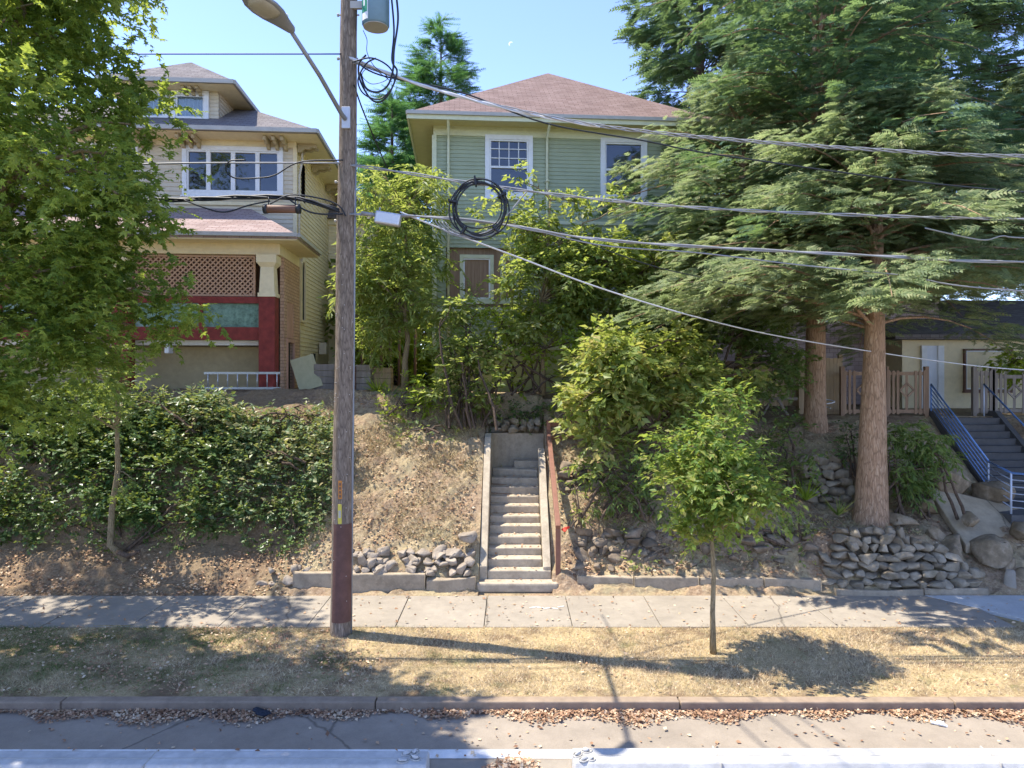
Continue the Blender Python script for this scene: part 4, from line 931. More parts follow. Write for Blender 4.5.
# right stairs and railings
M['darkstep'] = m_concrete('dark_step', (.12,.115,.11), False, stain=.4)
rs = thing('garden_stairs', 'dark concrete stairs between the blue and grey railings', 'staircase', (12.0, 15, 1.2))
for i in range(11):
    g = Geo(); y0 = 1.9+i*.2; z1 = .17*(i+1); g.box(-.1, 1.5, y0, y0+.26, z1-.22, z1); g.box(-.1, 1.5, y0-.012, y0+.04, z1-.03, z1+.004); obj('step', g, M['darkstep'], rs, bevel=.008)
for bxx in ((-1.1, 1.6, -.1, 1.88, -.3, 0.03), (-.1,2.9,4.1,5.2,1.6,1.87)):
    g = Geo(); g.box(*bxx); obj('landing', g, M['darkstep'], rs, bevel=.01)
g = Geo(); g.prism([(-.26,1.8,-.6),(-.26,1.8,.2),(-.26,4.1,2.05),(-.26,4.5,2.05),(-.26,4.5,-.6)][::-1], (.155,0,0)); obj('side_wall', g, M['darkstep'], rs, bevel=.01)
g = Geo(); g.prism([(1.505,1.8,-.6),(1.505,1.8,.2),(1.505,4.1,2.05),(1.505,4.5,2.05),(1.505,4.5,-.6)][::-1], (.15,0,0)); obj('side_wall', g, M['darkstep'], rs, bevel=.01)
def railing(label, pts, mat, bars, spacing=None, h=.9):
    pts = [Vector(p) for p in pts]; r = thing('metal_railing', label, 'railing', pts[0]); o0 = pts[0]
    for p in pts:
        g = Geo(); g.tube([p-o0, p-o0+Vector((0,0,h))], .022, 8); obj('post', g, M[mat], r, True)
    for a, b in zip(pts[:-1], pts[1:]):
        hs = [h*(k+1)/bars for k in range(bars)]
        for k, z in enumerate(hs):
            g = Geo(); g.tube([a-o0+Vector((0,0,z)), b-o0+Vector((0,0,z))], .024 if k == bars-1 else .013, 8); obj('handrail' if k == bars-1 else 'bar', g, M['bluerail'] if k == bars-1 and mat != 'bluerail' else M[mat], r, True)
        if spacing:
            L = (b-a).length; n = int(L/spacing)
            for k in range(1, n):
                p = a.lerp(b, k/n)-o0; g = Geo(); g.tube([p+Vector((0,0,hs[0])), p+Vector((0,0,h))], .009, 6); obj('baluster', g, M[mat], r, True)
railing('bright blue railing of parallel bars left of the garden stairs', [(11.78,19.2,3.1),(11.78,16.9,1.26)], 'bluerail', 7)
railing('pale metal railing bending round the stair landing', [(11.76,16.86,1.24),(10.96,15.0,1.24),(12.2,14.2,1.2)], 'greyrail', 6)
railing('grey railing with upright balusters right of the garden stairs', [(13.3,19.25,3.1),(13.3,15.8,.72)], 'greyrail', 1, .13)
# ---------------------------------------------------------------- utility pole
PB = Vector((-2.87, 11.45, 0)); PTOP = Vector((-2.70, 11.45, 12.6))
def polep(z, dx=0, dy=0): t = z/12.6; return PB.lerp(PTOP, t)+Vector((dx,dy,0))
up = thing('utility_pole', 'tall weathered wooden utility pole with a brown sleeve on the verge', 'utility pole', PB)
def prel(z, dx=0, dy=0): return polep(z, dx, dy)-PB
g = Geo(); g.tube([prel(z, .008*math.sin(z*1.7)) for z in [-.3,0,1,2,3,4,5,6,7,8,9,10,11,12.6]], [.185,.18,.174,.17,.166,.162,.158,.155,.151,.147,.143,.139,.134,.128], 28); obj('shaft', g, M['pole'], up, True)
g = Geo(); n = 14; vs = []; fs = []
for j, z in enumerate((.22, 1.05, 1.85)):
    rr = .188-.006*z
    for i in range(n+1):
        a = R(-128+ 168*i/n); c = prel(z); vs.append((c.x+rr*math.cos(a), c.y+rr*math.sin(a), z))
for j in range(2):
    for i in range(n): fs.append((j*(n+1)+i, j*(n+1)+i+1, (j+1)*(n+1)+i+1, (j+1)*(n+1)+i))
g.add(vs, fs); M['sleeve'] = m_plain('brown_sleeve', (.13,.065,.05), .75, .25, 5, .4); obj('sleeve', g, M['sleeve'], up, True)
g = Geo(); g.tube([prel(z, .175-.004*z, -.02) for z in (0,2,4,6,8.3)], .022, 8); obj('conduit', g, M['lampgrey'], up, True)
g = Geo(); g.box(-.03,.03,-.006,.006,-.15,.15)
M['tagmark'] = M['dark']
o = obj('tag', g, M['orange'], up); o.location = prel(2.42, .0, -.172)
g = Geo()
for k in range(4): g.box(-.016,.016,-.009,-.0062,-.125+.065*k,-.125+.065*k+.045); 
mk = obj('tag_mark', g, M['brownpaint'], o)
g = Geo(); g.box(-.03,.03,-.006,.006,-.16,.16); o2 = obj('tag', g, M['yellow'], up); o2.location = prel(2.02, -.0, -.176)
g = Geo(); g.box(-.02,.02,-.01,-.0062,-.06,.06); obj('tag_mark', g, M['gutter'], o2)
g = Geo()
for z, dx in ((9.62,-.16),(10.35,-.17),(7.55,-.17),(6.9,-.17)): g.tube([prel(z,dx,0), prel(z,-dx,0)], .014, 6); g.tube([prel(z,dx-.03,0), prel(z,dx,0)], .028, 6)
obj('bolt', g, M['gutter'], up)
g = Geo(); rng = random.Random(3)
for k in range(40): z = rng.uniform(.5,6); a = rng.uniform(-2.6,-.5); r_ = .168-.0045*z+.0; c = prel(z); p = Vector((c.x+r_*math.cos(a), r_*math.sin(a), z)); g.bar(p, p+Vector((math.cos(a)*.02, math.sin(a)*.02,0)), .012)
obj('staple', g, M['gutter'], up)
# transformer can
tr = thing('transformer', 'grey blue transformer can hanging high on the utility pole', 'transformer', polep(10.1, .47, -.1))
g = Geo(); g.tube([(0,0,.0),(0,0,.03),(0,0,1.15),(0,0,1.2),(0,0,1.26)], [.2,.225,.225,.2,.1], 28); obj('tank', g, M['transformer'], tr, True)
g = Geo(); g.tube([(0,0,-.012),(0,0,-.001)], .205, 28); obj('base_plate', g, M['gutter'], tr)
for za_, zb_ in ((.3,.42),(.85,.95)):
    g = Geo(); g.box(-.42,-.2,-.03,.03,za_,zb_); obj('bracket', g, M['gutter'], tr)
g = Geo()
def cyl_patch(g, a0, a1, z0, z1, r):
    n = 8; g.add([(r*math.cos(R(a0+(a1-a0)*i/n)), r*math.sin(R(a0+(a1-a0)*i/n)), z) for z in (z0, z1) for i in range(n+1)], [(i, i+1, n+2+i, n+1+i) for i in range(n)])
cyl_patch(g, -150, -112, .04, .95, .229); obj('number_plate', g, M['white'], tr, True)
g = Geo(); cyl_patch(g, -148, -116, .16, .44, .232); gs = obj('green_sticker', g, M['signgreen'], tr, True)
g = Geo(); cyl_patch(g, -136, -128, .26, .36, .2345); obj('sticker_mark', g, M['white'], gs)
for q in (-.1,.1):
    g = Geo(); g.tube([(q,0,1.24),(q,0,1.3),(q,0,1.33),(q,0,1.4),(q,0,1.43),(q,0,1.5)], [.03,.05,.03,.05,.03,.02], 12); obj('bushing', g, M['gutter'], tr, True)
# street lamp
A = polep(8.55, 0, -.16); Hd = Vector((X(289,9.45), 9.45, Z(28,9.45)))
lp = thing('street_lamp', 'grey cobra head street lamp on a long arm from the pole', 'street lamp', A)
g = Geo(); g.tube([(0,0,0), (Hd-A)*.08+Vector((0,0,-.02)), (Hd-A)*.5+Vector((0,0,.03)), Hd-A], [.038,.036,.033,.03], 12); obj('arm', g, M['lampgrey'], lp, True)
g = Geo(); g.box(-.06,.08,-.02,.06,-.16,.2); obj('mounting_plate', g, M['alu'], lp, bevel=.008)
d = Vector((-.42,-.9,.12)).normalized(); s = d.cross(Vector((0,0,1))).normalized(); u = s.cross(d)
def loft(prof, n=20):
    g = Geo(); vs = []
    for (l, w, ht, hb) in prof:
        for i in range(n):
            a = 2*math.pi*i/n; cz = math.sin(a); vs.append(Hd-A+d*l+s*(w*math.cos(a))+u*(cz*(ht if cz > 0 else hb)))
    m = len(prof); fs = [(j*n+i, j*n+(i+1)%n, (j+1)*n+(i+1)%n, (j+1)*n+i) for j in range(m-1) for i in range(n)]+[tuple(range(n))[::-1], tuple((m-1)*n+i for i in range(n))]
    g.add(vs, fs); return g
obj('lamp_housing', loft([(-.08,.035,.035,.035),(-.04,.07,.06,.05),(.05,.1,.07,.05),(.16,.14,.085,.045),(.3,.2,.1,.03),(.45,.225,.1,.02),(.6,.205,.085,.02),(.72,.14,.05,.015),(.78,.04,.02,.01)]), M['lampgrey'], lp, True)
M['lens'] = m_plain('lamp_lens', (.35,.33,.26), .25, .1); obj('lamp_lens', loft([(.26,.13,-.005,.03),(.34,.17,-.005,.05),(.48,.18,-.005,.058),(.6,.155,-.005,.045),(.68,.08,-.005,.025)]), M['lens'], lp, True)
g = Geo(); c = Hd-A+d*.08+u*.08; g.tube([c, c+u*.07], .035, 12); obj('photocell', g, M['white'], lp, True)
# ---------------------------------------------------------------- wires
def spline(P, k=8):
    P = [Vector(p) for p in P]; Q = [P[0]*2-P[1]]+P+[P[-1]*2-P[-2]]; out = []
    for i in range(1, len(Q)-2):
        for j in range(k):
            t = j/k; a, b, c, d_ = Q[i-1], Q[i], Q[i+1], Q[i+2]
            out.append(.5*((2*b)+(c-a)*t+(2*a-5*b+4*c-d_)*t*t+(3*b-a-3*c+d_)*t**3))
    out.append(P[-1]); return out
def wire(label, pts, r=.02, mat='wire_black', strands=1, tw=.03, pitch=1.1, name='power_line', cat='wire', group=None, k=8):
    P = spline([W(*p) if not isinstance(p, Vector) else p for p in pts], k); g = Geo(); o0 = P[0]
    if strands == 1: g.tube([p-o0 for p in P], r, 6)
    else:
        L = [0]
        for a, b in zip(P[:-1], P[1:]): L.append(L[-1]+(b-a).length)
        N = max(len(P), int(L[-1]/(pitch/7))); 
        Q = []
        for i in range(N+1):
            s_ = L[-1]*i/N; j = min(len(L)-2, int(np.searchsorted(L, s_, side='right'))-1); t = (s_-L[j])/max(1e-6, L[j+1]-L[j]); Q.append((P[j].lerp(P[j+1], t), s_))
        for q in range(strands):
            ph = 6.283*q/strands; g.tube([p-o0+Vector((0, tw*math.cos(s_/pitch*6.283+ph), tw*math.sin(s_/pitch*6.283+ph))) for p, s_ in Q], r, 5)
    o = obj(name, g, M[mat], None, True, False); o.location = o0; return tag(o, label, cat, group)
D0 = 11.35
wire('thick twisted bundle running from pole top right across the roof', [(344,58,D0),(400,78,D0),(470,99,D0),(560,119,D0),(640,131,D0),(760,142,D0),(880,150,D0),(1024,156,D0),(1300,150,D0),(1900,90,D0)], .011, 'wire_grey', 3, .024)
wire('dark cable running just under the thick bundle over the roof', [(350,57,D0),(380,75,D0),(460,92,D0),(545,123,D0+.05),(640,140,D0+.1),(740,158,D0+.1),(1024,192,D0+.1),(1500,215,D0)], .013)
wire('pale slack cable looping to the bundle left of the green house', [(344,55,D0),(375,68,D0-.05),(430,88,D0-.05),(520,112,D0),(600,127,D0)], .017, 'wire_white', 2, .012)
wire('thin wire running left from the pole across the sky', [(-700,20,D0),(-300,50,D0),(0,54,D0),(165,54,D0),(343,54,D0)], .011)
wire('pair of cables at window height running right from the pole', [(343,164,D0),(400,172,D0),(470,183,D0),(560,195,D0),(660,205,D0),(800,213,D0),(1024,219,D0),(1400,220,D0),(2000,180,D0)], .013, 'wire_grey', 2, .018, 1.6)
wire('grey cable crossing the white windows to the pole', [(-700,130,D0),(-200,160,D0),(60,165,D0),(200,163,D0),(343,163,D0)], .014, 'wire_grey')
wire('thick lower telephone cable running right from the coil', [(343,214,D0),(430,217,D0),(500,224,D0),(570,236,D0),(640,243,D0),(760,250,D0),(900,257,D0),(1024,262,D0),(1500,262,D0),(2100,240,D0)], .016, 'wire_grey', 2, .014, 2.5)
wire('bundled telephone cable running left from the pole', [(-700,150,D0),(-300,190,D0),(0,202,D0),(170,200,D0),(250,197,D0),(300,199,D0),(343,212,D0)], .02, 'wire_black', 3, .025, 1.8)
wire('second telephone cable sagging just below the lower one', [(520,226,D0),(600,245,D0),(700,253,D0),(800,265,D0),(900,275,D0),(1024,291,D0),(1500,310,D0)], .012, 'wire_grey')
wire('thin pale service wire slanting down through the conifer', [(400,212,D0),(450,232,D0+.3),(520,258,D0+.8),(600,288,D0+1.4),(700,318,D0+2.2),(800,340,D0+3),(960,364,D0+4.5),(1050,372,D0+5.5)], .014, 'wire_white')
wire('thin dark service wire slanting behind the lower cables', [(560,232,D0),(640,262,D0+.6),(700,277,D0+1),(800,296,D0+1.6),(960,318,D0+2.4),(1100,330,D0+3)], .009)
wire('short kinked cable at upper right edge', [(925,228,D0),(960,236,D0),(985,240,D0),(1003,236,D0),(1030,238,D0),(1200,240,D0)], .012, 'wire_grey')
wire('slack cable hooking below the white windows', [(343,160,D0-.05),(300,162,D0-.05),(275,175,D0-.05),(258,178,D0-.05),(235,178,D0-.05),(226,170,D0-.05),(230,161,D0-.05),(246,160,D0-.05)], .012)
wire('black jumper looping under the telephone cable left of the pole', [(184,200,D0-.1),(205,208,D0-.1),(225,212,D0-.1),(250,205,D0-.1),(270,201,D0-.1)], .012)
wire('black jumper dipping from the splice case to the pole', [(290,200,D0-.1),(305,210,D0-.1),(320,214,D0-.1),(343,214,D0-.1)], .014)
wire('black jumper arching over the splice case', [(270,204,D0-.12),(290,195,D0-.12),(318,198,D0-.12),(338,205,D0-.12),(346,216,D0-.12)], .012)
wire('black cable dropping from the transformer beside the pole', [(396,-8,D0-.15),(398,20,D0-.15),(394,50,D0-.15),(393,70,D0-.15),(388,85,D0-.15),(378,92,D0-.15),(366,88,D0-.15),(360,72,D0-.15)], .018)
wire('second black cable dropping from the transformer', [(391,-8,D0-.1),(394,30,D0-.1),(392,60,D0-.1),(397,72,D0-.1),(390,92,D0-.1),(380,102,D0-.1),(370,98,D0-.1),(360,80,D0-.1),(359,64,D0-.1),(366,55,D0-.1)], .016)
wire('black jumper loop beside the pole, largest of the tangle', [(352,62,D0-.2),(372,58,D0-.2),(390,68,D0-.2),(394,84,D0-.2),(380,99,D0-.2),(364,94,D0-.2),(358,80,D0-.2),(366,64,D0-.2),(376,58,D0-.2)], .013)
wire('wispy thin jumper in the tangle below the transformer', [(363,30,D0-.2),(367,40,D0-.2),(367,52,D0-.2),(374,66,D0-.2),(388,78,D0-.2),(372,84,D0-.2),(362,75,D0-.2),(371,68,D0-.2),(392,82,D0-.2)], .006)
wire('dark cable angling down the sky from pole to the tall fir', [(354,85,D0+.0),(362,108,D0+.4),(375,140,D0+1),(388,170,D0+2)], .014)
for k, (dx, z) in enumerate([(0,11.2),(.55,11.2),(1.1,11.0)]):   # lines crossing the street above the frame
    wire('high wire crossing over the street from the pole top', [Vector((-2.9+dx*.8, 11.5, z)), Vector((-2.0+dx, 8.2, z-.35)), Vector((-.6+dx, 2, z-.7)), Vector((1.2+dx, -6, z-.6)), Vector((3.6+dx,-16, z+.2))], .014, group='high wires crossing the street')
# coil of cable
cr = thing('cable_coil', 'large coil of black cable hanging on the wires before the green house', 'cable coil', W(479,209,D0-.1))
for k in range(6):
    g = Geo(); rr = .43+.045*math.sin(k*2.3); ox = .035*math.sin(k*1.7); oz = .045*math.cos(k*2.9)
    g.tube([(ox+rr*math.cos(a), -.02*k+.03*math.sin(a*2+k), oz+rr*(1.03+.05*math.sin(2*a+k)-.03*math.cos(3*a+k*2))*math.sin(a)) for a in np.linspace(0, 6.2832, 41)], .013, 6, False); obj('cable_loop', g, M['wire_black'], cr, True)
g = Geo()
for k in range(4):
    rr = .62-.06*k; g.tube([(-.12+rr*math.cos(a), -.05, -.1-.02*k+rr*.62*math.sin(a)) for a in np.linspace(3.4, 5.6, 18)], .009, 5)
obj('slack_loop', g, M['wire_grey'], cr, True)
for a in (.5, 1.7, 2.9, 4.1, 5.4):
    g = Geo(); c_ = Vector((.44*math.cos(a), -.05, .45*math.sin(a))); g.bar(c_-Vector((.08*math.cos(a),0,.08*math.sin(a))), c_+Vector((.07*math.cos(a),0,.07*math.sin(a))), .03, .16, up=(0,1,0)); obj('tie', g, M['wire_black'], cr)
g = Geo(); g.tube([(.45,0,-.12),(.78,0,.28)], .012, 6); obj('stay', g, M['wire_grey'], cr)
bx = thing('splice_box', 'pale translucent splice box on the telephone cable right of the pole', 'splice box', W(388,219,D0-.08)); bx.rotation_euler = (0, R(9), 0)
g = Geo(); g.box(-.21,.21,-.08,.08,-.1,.1); obj('case', g, M['white' if False else 'alu'], bx, bevel=.025); g = Geo(); g.tube([(-.45,0,.03),(-.2,0,.03)], .03, 8); g.tube([(-.16,0,.1),(-.16,0,.17)], .015, 6); obj('clamp', g, M['wire_grey'], bx, True)
bx = thing('splice_case', 'dark ribbed splice case hanging on the cable left of the pole', 'splice case', W(282,209,D0-.1))
g = Geo(); g.tube([(-.29,0,0),(-.27,0,0),(.27,0,0),(.29,0,0)], [.05,.068,.068,.05], 14); obj('case', g, M['brownpaint'], bx, True)
g = Geo(); g.tube([(-.3,0,0),(-.24,0,0)], .078, 14); g.tube([(.24,0,0),(.3,0,0)], .078, 14); g.tube([(-.22,0,.05),(-.22,0,.2)], .01, 5); g.tube([(.22,0,.05),(.22,0,.2)], .01, 5); obj('end_cap', g, M['wire_black'], bx, True)
# moon
t = NT('moonlight'); e = t.n('ShaderNodeEmission', Strength=.6); e.inputs[0].default_value = (.5,.6,.75,1); t.t.links.new(e.outputs[0], t.out.inputs[0])
g = Geo(); r1 = 5.5; n = 16; o_ = [(r1*math.cos(a), 0, r1*math.sin(a)) for a in np.linspace(R(60), R(215), n)]; i_ = [(r1*math.cos(a)*.8+1.6, 0, r1*math.sin(a)*.8-1.2) for a in np.linspace(R(60), R(215), n)]
g.add(o_+i_, [(i, i+1, n+i+1, n+i) for i in range(n-1)]); c = W(511,44,1500); o = obj('moon', g, t.m); o.location = c; tag(o, 'faint pale crescent moon in the blue sky above the green house', 'moon')
# ---------------------------------------------------------------- vegetation
def px_clumps(L):   # list of (px, py, D, r)
    return [np.array(W(a,b,c)) for a,b,c,r in L], [r for a,b,c,r in L]
def region_clumps(boxes):   # (px0,px1,py0,py1,D0,D1,n,r)
    C=[]; Q=[]
    for a0,a1,b0,b1,d0,d1,n,r in boxes:
        for _ in range(n):
            C.append(np.array(W(random.uniform(a0,a1), random.uniform(b0,b1), random.uniform(d0,d1)))); Q.append(r*random.uniform(.7,1.35))
    return C, Q
# big maple at left
C, Q = region_clumps([(-260,120,-60,340,8.6,11.2,95,.5),(-120,75,0,420,8.8,10.5,34,.45),(95,148,60,330,9.4,11,16,.34),(120,190,300,345,10,11,7,.22),(160,225,270,325,9.8,10.2,6,.14),(-200,90,340,415,9.0,11.4,18,.4),
                      (20,160,-30,55,9,10.5,7,.3),(150,178,75,300,9.8,10.4,8,.15),(0,90,-120,0,8.6,10,12,.5),(-380,50,-60,280,12,15.2,48,.55),(-280,110,-100,190,7.8,9.0,32,.36),(20,150,160,385,9.4,10.8,26,.36)])
plant('maple_tree', 'large leafy maple filling the left edge of the view', 'tree', (-9.4, 10.4, 0), (C,Q), 'maple', 'l_maple', .115, 20, .38, 9,
      trunk=[(-9.4,10.4,-.1),(-9.3,10.4,1.5),(-9.0,10.3,3.0),(-8.5,10.2,4.6),(-8.0,10.1,6.4),(-7.5,10,8.6)], trunk_r=.2, bark='barkpale', limbs=60)
# young tree growing from bank left
C, Q = region_clumps([(60,150,350,430,13.2,14.2,12,.35),(40,110,300,380,13,14,8,.35),(120,150,440,500,13.8,14.2,4,.18)])
plant('bank_tree', 'slender tree with bare lower trunk rising from the left dirt bank', 'tree', (X(118,14.3),14.3,.5), (C,Q), 'maple', 'l_mid', .1, 14, .35, 7,
      trunk=[W(127,560,14.2),W(110,545,14.25),W(112,510,14.2),W(118,470,14.1),W(117,430,14.1),W(118,390,14),W(112,350,13.9)], trunk_r=.075, bark='barkpale', limbs=14)
g = Geo(); g.tube([W(118,552,14.1),W(128,556,13.95),W(140,551,14.0)], [.05,.06,.03], 8)
tag(obj('exposed_root', g, M['barkdark'], None, True), 'dark exposed root on the dirt bank under the slender tree', 'root')
# hedge mass at left
for (b, lab, n, r, lf, mt, sz, x0,x1,y0,y1,d0,d1) in [
    ((30,15.6), 'dark ivy covered thicket at the far left under the maple', 150, .36, 'broad','l_dark',.095, -80,110,395,535,14.7,16.4),
    ((150,15.6), 'dense dark bramble thicket right of the slender bank tree', 75, .34, 'broad','l_dark',.095, 90,215,425,535,14.6,15.9),
    ((200,16.4), 'sunlit bramble mound below the red porch', 66, .33, 'oval','l_bramble',.12, 110,240,402,450,15.4,17.0),
    ((280,15.8), 'pale green bramble thicket just left of the utility pole', 80, .3, 'broad','l_bramble',.095, 215,330,430,530,14.6,15.8),
    ((285,16.6), 'low leafy brambles at the edge of the bare dirt yard', 20, .25, 'oval','l_bramble',.11, 240,332,414,442,16.0,16.8)]:
    C, Q = region_clumps([(x0,x1,y0,y1,d0,d1,n,r)])
    C = [np.array([c[0], max(c[1], 14.5+(c[2]-.8)*.72-.25), c[2]]) for c in C]
    D = b[1]; x = X(b[0], D); plant('bramble_thicket', lab, 'shrub', (x, D, H(x,D)-.1), (C,Q), lf, mt, sz, 34, .28, 7, squash=.8, stems=4, limbs=16, part='foliage')
C, Q = region_clumps([(-60,328,485,543,14.45,14.75,170,.19)])
C = [np.array([c[0], 14.42+(c[2]-.75)*.5, c[2]]) for c in C]
plant('trailing_ivy', 'ivy fringe hanging over the top of the left dirt bank', 'ivy', (X(130,14.6),14.6,.6), (C,Q), 'broad', 'l_dark', .07, 26, .22, 6, limbs=6, part='foliage')
C, Q = region_clumps([(270,330,505,555,14.1,14.7,12,.17)]); plant('trailing_ivy', 'ivy spilling over the mossy block left of the pole', 'ivy', (X(300,14.4),14.4,.5), (C,Q), 'broad', 'l_dark', .07, 26, .22, 6, limbs=6, part='foliage')
# sapling on the verge
C, Q = ell_clumps((3.12,10.66,2.75), (.95,.85,1.02), 60, .26, .2)
C2, Q2 = region_clumps([(690,745,395,440,10.5,10.8,8,.2),(765,780,485,515,10.5,10.7,4,.13),(640,665,430,480,10.5,10.8,4,.16)])
plant('street_sapling', 'round headed young street tree standing on the dry grass', 'tree', (3.14,10.66,0), (C+C2,Q+Q2), 'oval', 'l_sap', .1, 34, .25, 9,
      trunk=[(3.14,10.66,-.1),(3.13,10.66,.6),(3.15,10.66,1.2),(3.12,10.66,1.75),(3.16,10.66,2.3),(3.12,10.66,3.0)], trunk_r=.045, bark='barkpale', limbs=26, droop=.4)
# yard trees
C, Q = region_clumps([(362,440,172,245,17.6,19,20,.33),(350,452,240,310,17.4,19,26,.36),(358,445,310,345,17.6,18.8,12,.3),(425,438,165,190,18,18.4,3,.18),(398,412,170,190,18,18.4,2,.2)])
plant('yard_tree', 'yellow green tree right of the utility pole before the house gap', 'tree', W(406,387,18.2), (C,Q), 'slim', 'l_yellow', .18, 26, .4, 9,
      trunk=[W(405,388,18.2),W(405,360,18.2),W(408,340,18.2),W(404,310,18.2),W(408,270,18.2),W(405,220,18.2)], trunk_r=.09, bark='barkpale', limbs=40, droop=.5)
C, Q = region_clumps([(500,590,250,330,17.0,18.6,30,.33),(505,560,195,255,17.4,18.4,14,.26),(480,520,205,225,17.6,18.2,4,.16),(560,590,180,250,17.6,18.2,8,.17),(545,552,180,205,17.8,18,2,.15),(515,522,165,200,17.8,18,2,.13),(570,640,240,300,17,18,14,.3),(600,640,190,215,17.2,17.6,3,.14)])
plant('yard_tree', 'bright leafy tree in front of the green house windows', 'tree', W(543,393,18.0), (C,Q), 'oval', 'l_yellow', .16, 26, .36, 8,
      trunk=[W(543,395,18),W(543,360,18),W(546,335,18),W(542,300,18),W(548,250,17.9),W(550,200,17.9)], trunk_r=.07, bark='barkpale', limbs=40, droop=.35)
C, Q = region_clumps([(495,535,325,352,18.2,19,10,.2),(470,500,290,345,18,19,8,.26)])
plant('crooked_tree', 'small crooked tree against the olive basement wall', 'tree', W(512,393,18.6), (C,Q), 'oval', 'l_mid', .12, 14, .28, 7,
      trunk=[W(512,394,18.6),W(511,380,18.6),W(516,373,18.6),W(512,365,18.5),W(508,357,18.5),W(514,348,18.5)], trunk_r=.05, limbs=14)
C, Q = region_clumps([(440,490,300,410,16.6,17.8,30,.3),(425,470,340,375,17,17.8,10,.25),(470,505,350,400,16.6,17.3,8,.22)])
plant('leafy_shrub', 'tall airy shrub above the left stair wall', 'shrub', W(468,425,16.9), (C,Q), 'oval', 'l_yellow', .13, 20, .3, 7, limbs=20, stems=3, part='foliage')
C, Q = region_clumps([(375,432,380,412,16.9,17.5,14,.22)])
plant('lime_shrub', 'low lime green shrub at the top of the bare slope', 'shrub', W(405,415,17.1), (C,Q), 'oval', 'l_lime', .12, 20, .24, 6, limbs=8, stems=3, part='foliage')
C, Q = region_clumps([(400,450,405,440,16.2,16.8,8,.18)])
plant('slope_shrub', 'wispy green shrub hanging over the bare slope', 'shrub', W(432,428,16.6), (C,Q), 'oval', 'l_mid', .1, 12, .24, 5, limbs=8, stems=3, part='foliage')
C, Q = region_clumps([(492,560,403,428,17.3,17.8,18,.2)])
plant('dark_shrub', 'dark ivy mound above the curved stair wall', 'shrub', W(525,425,17.6), (C,Q), 'broad', 'l_dark', .08, 24, .22, 6, limbs=6, part='foliage')
C, Q = region_clumps([(440,560,300,385,17.6,18.4,30,.26),(560,640,330,400,17,18.2,18,.3)])
plant('leafy_shrub', 'bright shrubbery filling the yard before the green house basement', 'shrub', W(490,392,18.1), (C,Q), 'oval', 'l_lime', .13, 16, .3, 7, limbs=16, stems=5, part='foliage')
C, Q = region_clumps([(590,830,505,560,13.9,14.8,26,.13)])
C = [np.array([c[0], c[1], H(c[0], c[1])+.08]) for c in C]
plant('creeping_ivy', 'patchy low greenery creeping over the rubble slope behind the sapling', 'ivy', W(700,550,14.2), (C,Q), 'oval', 'l_pale', .08, 26, .2, 6, limbs=0, part='foliage')
C, Q = region_clumps([(370,470,400,440,16.2,17.2,10,.14),(500,600,400,425,17.3,17.9,8,.16)])
C = [np.array([c[0], c[1], H(c[0], c[1])+.1]) for c in C]
plant('creeping_ivy', 'scattered weeds along the top edge of the bare slope', 'weeds', W(420,425,16.8), (C,Q), 'oval', 'l_pale', .08, 22, .2, 6, limbs=0, part='foliage')
# spiky plant
def spiky(label, base, n, L, mat, size_w=1.0):
    r = thing('spiky_plant', label, 'plant', base); P = np.zeros((n,3)); d = unit(np.stack([RNG.normal(size=n)*.7, RNG.normal(size=n)*.7, .6+RNG.random(n)],1)); build_leaves('leaf', P, d, rdir(n), L*(.7+.5*RNG.random(n)), 'blade', M[mat], r)
spiky('lime spiky plant beside the timber planters', W(378,393,18.4), 40, .55, 'l_lime'); spiky('strappy green plant by the shaded rock wall', W(806,500,15.2), 26, .6, 'l_lime')
spiky('dark sword leaved plant near the lime shrub', W(388,400,17.8), 40, .5, 'l_dark'); spiky('fine stalks beside the rock wall under the conifer', W(838,515,14.9), 26, .5, 'l_pale')
# big light shrub-trees right of steps
C, Q = region_clumps([(575,640,340,430,14.6,16.4,34,.32),(600,700,330,400,15,17,34,.34),(590,640,420,470,14.7,15.4,8,.24),(552,600,395,440,14.8,15.6,8,.2),(690,760,365,400,15,16.5,8,.26),(640,720,370,430,14.6,15.8,16,.3)])
plant('walnut_tree', 'spreading pale leafed tree overhanging the brown handrail', 'tree', W(640,480,15.6), (C,Q), 'oval', 'l_pale', .17, 20, .4, 8,
      trunk=[W(650,490,15.6),W(650,460,15.6),W(655,430,15.6),W(640,400,15.6),W(630,360,15.6)], trunk_r=.09, bark='barkdark', limbs=36, droop=.45)
C, Q = region_clumps([(565,690,250,345,17.2,19,46,.38),(640,700,300,350,16.6,18,14,.34)])
plant('yard_tree', 'pale green tree before the right corner of the green house', 'tree', W(640,420,17.8), (C,Q), 'oval', 'l_yellow', .16, 22, .36, 7,
      trunk=[W(640,425,17.8),W(636,380,17.8),W(632,340,17.8),W(628,290,17.8)], trunk_r=.09, limbs=36, droop=.4)
C, Q = region_clumps([(700,800,310,400,16.8,18.4,30,.34),(740,800,370,395,16.5,17.5,6,.2)])
plant('green_maple', 'soft green tree spreading left of the smaller conifer trunk', 'tree', W(716,430,17.4), (C,Q), 'maple', 'l_mid', .14, 20, .36, 7,
      trunk=[W(716,430,17.4),W(718,400,17.4),W(722,370,17.4),W(730,345,17.4)], trunk_r=.07, limbs=26)
C, Q = region_clumps([(600,660,450,520,14.6,15.3,14,.26),(580,625,470,510,14.5,15,8,.22)])
plant('slope_bush', 'dark leafy bush left of the sapling crown on the slope', 'shrub', W(625,515,14.6), (C,Q), 'slim', 'l_mid', .16, 16, .3, 7, limbs=12, stems=3, part='foliage', droop=.6)
C, Q = region_clumps([(740,815,440,500,14.8,16,22,.26),(770,800,420,440,16,16.6,8,.24)])
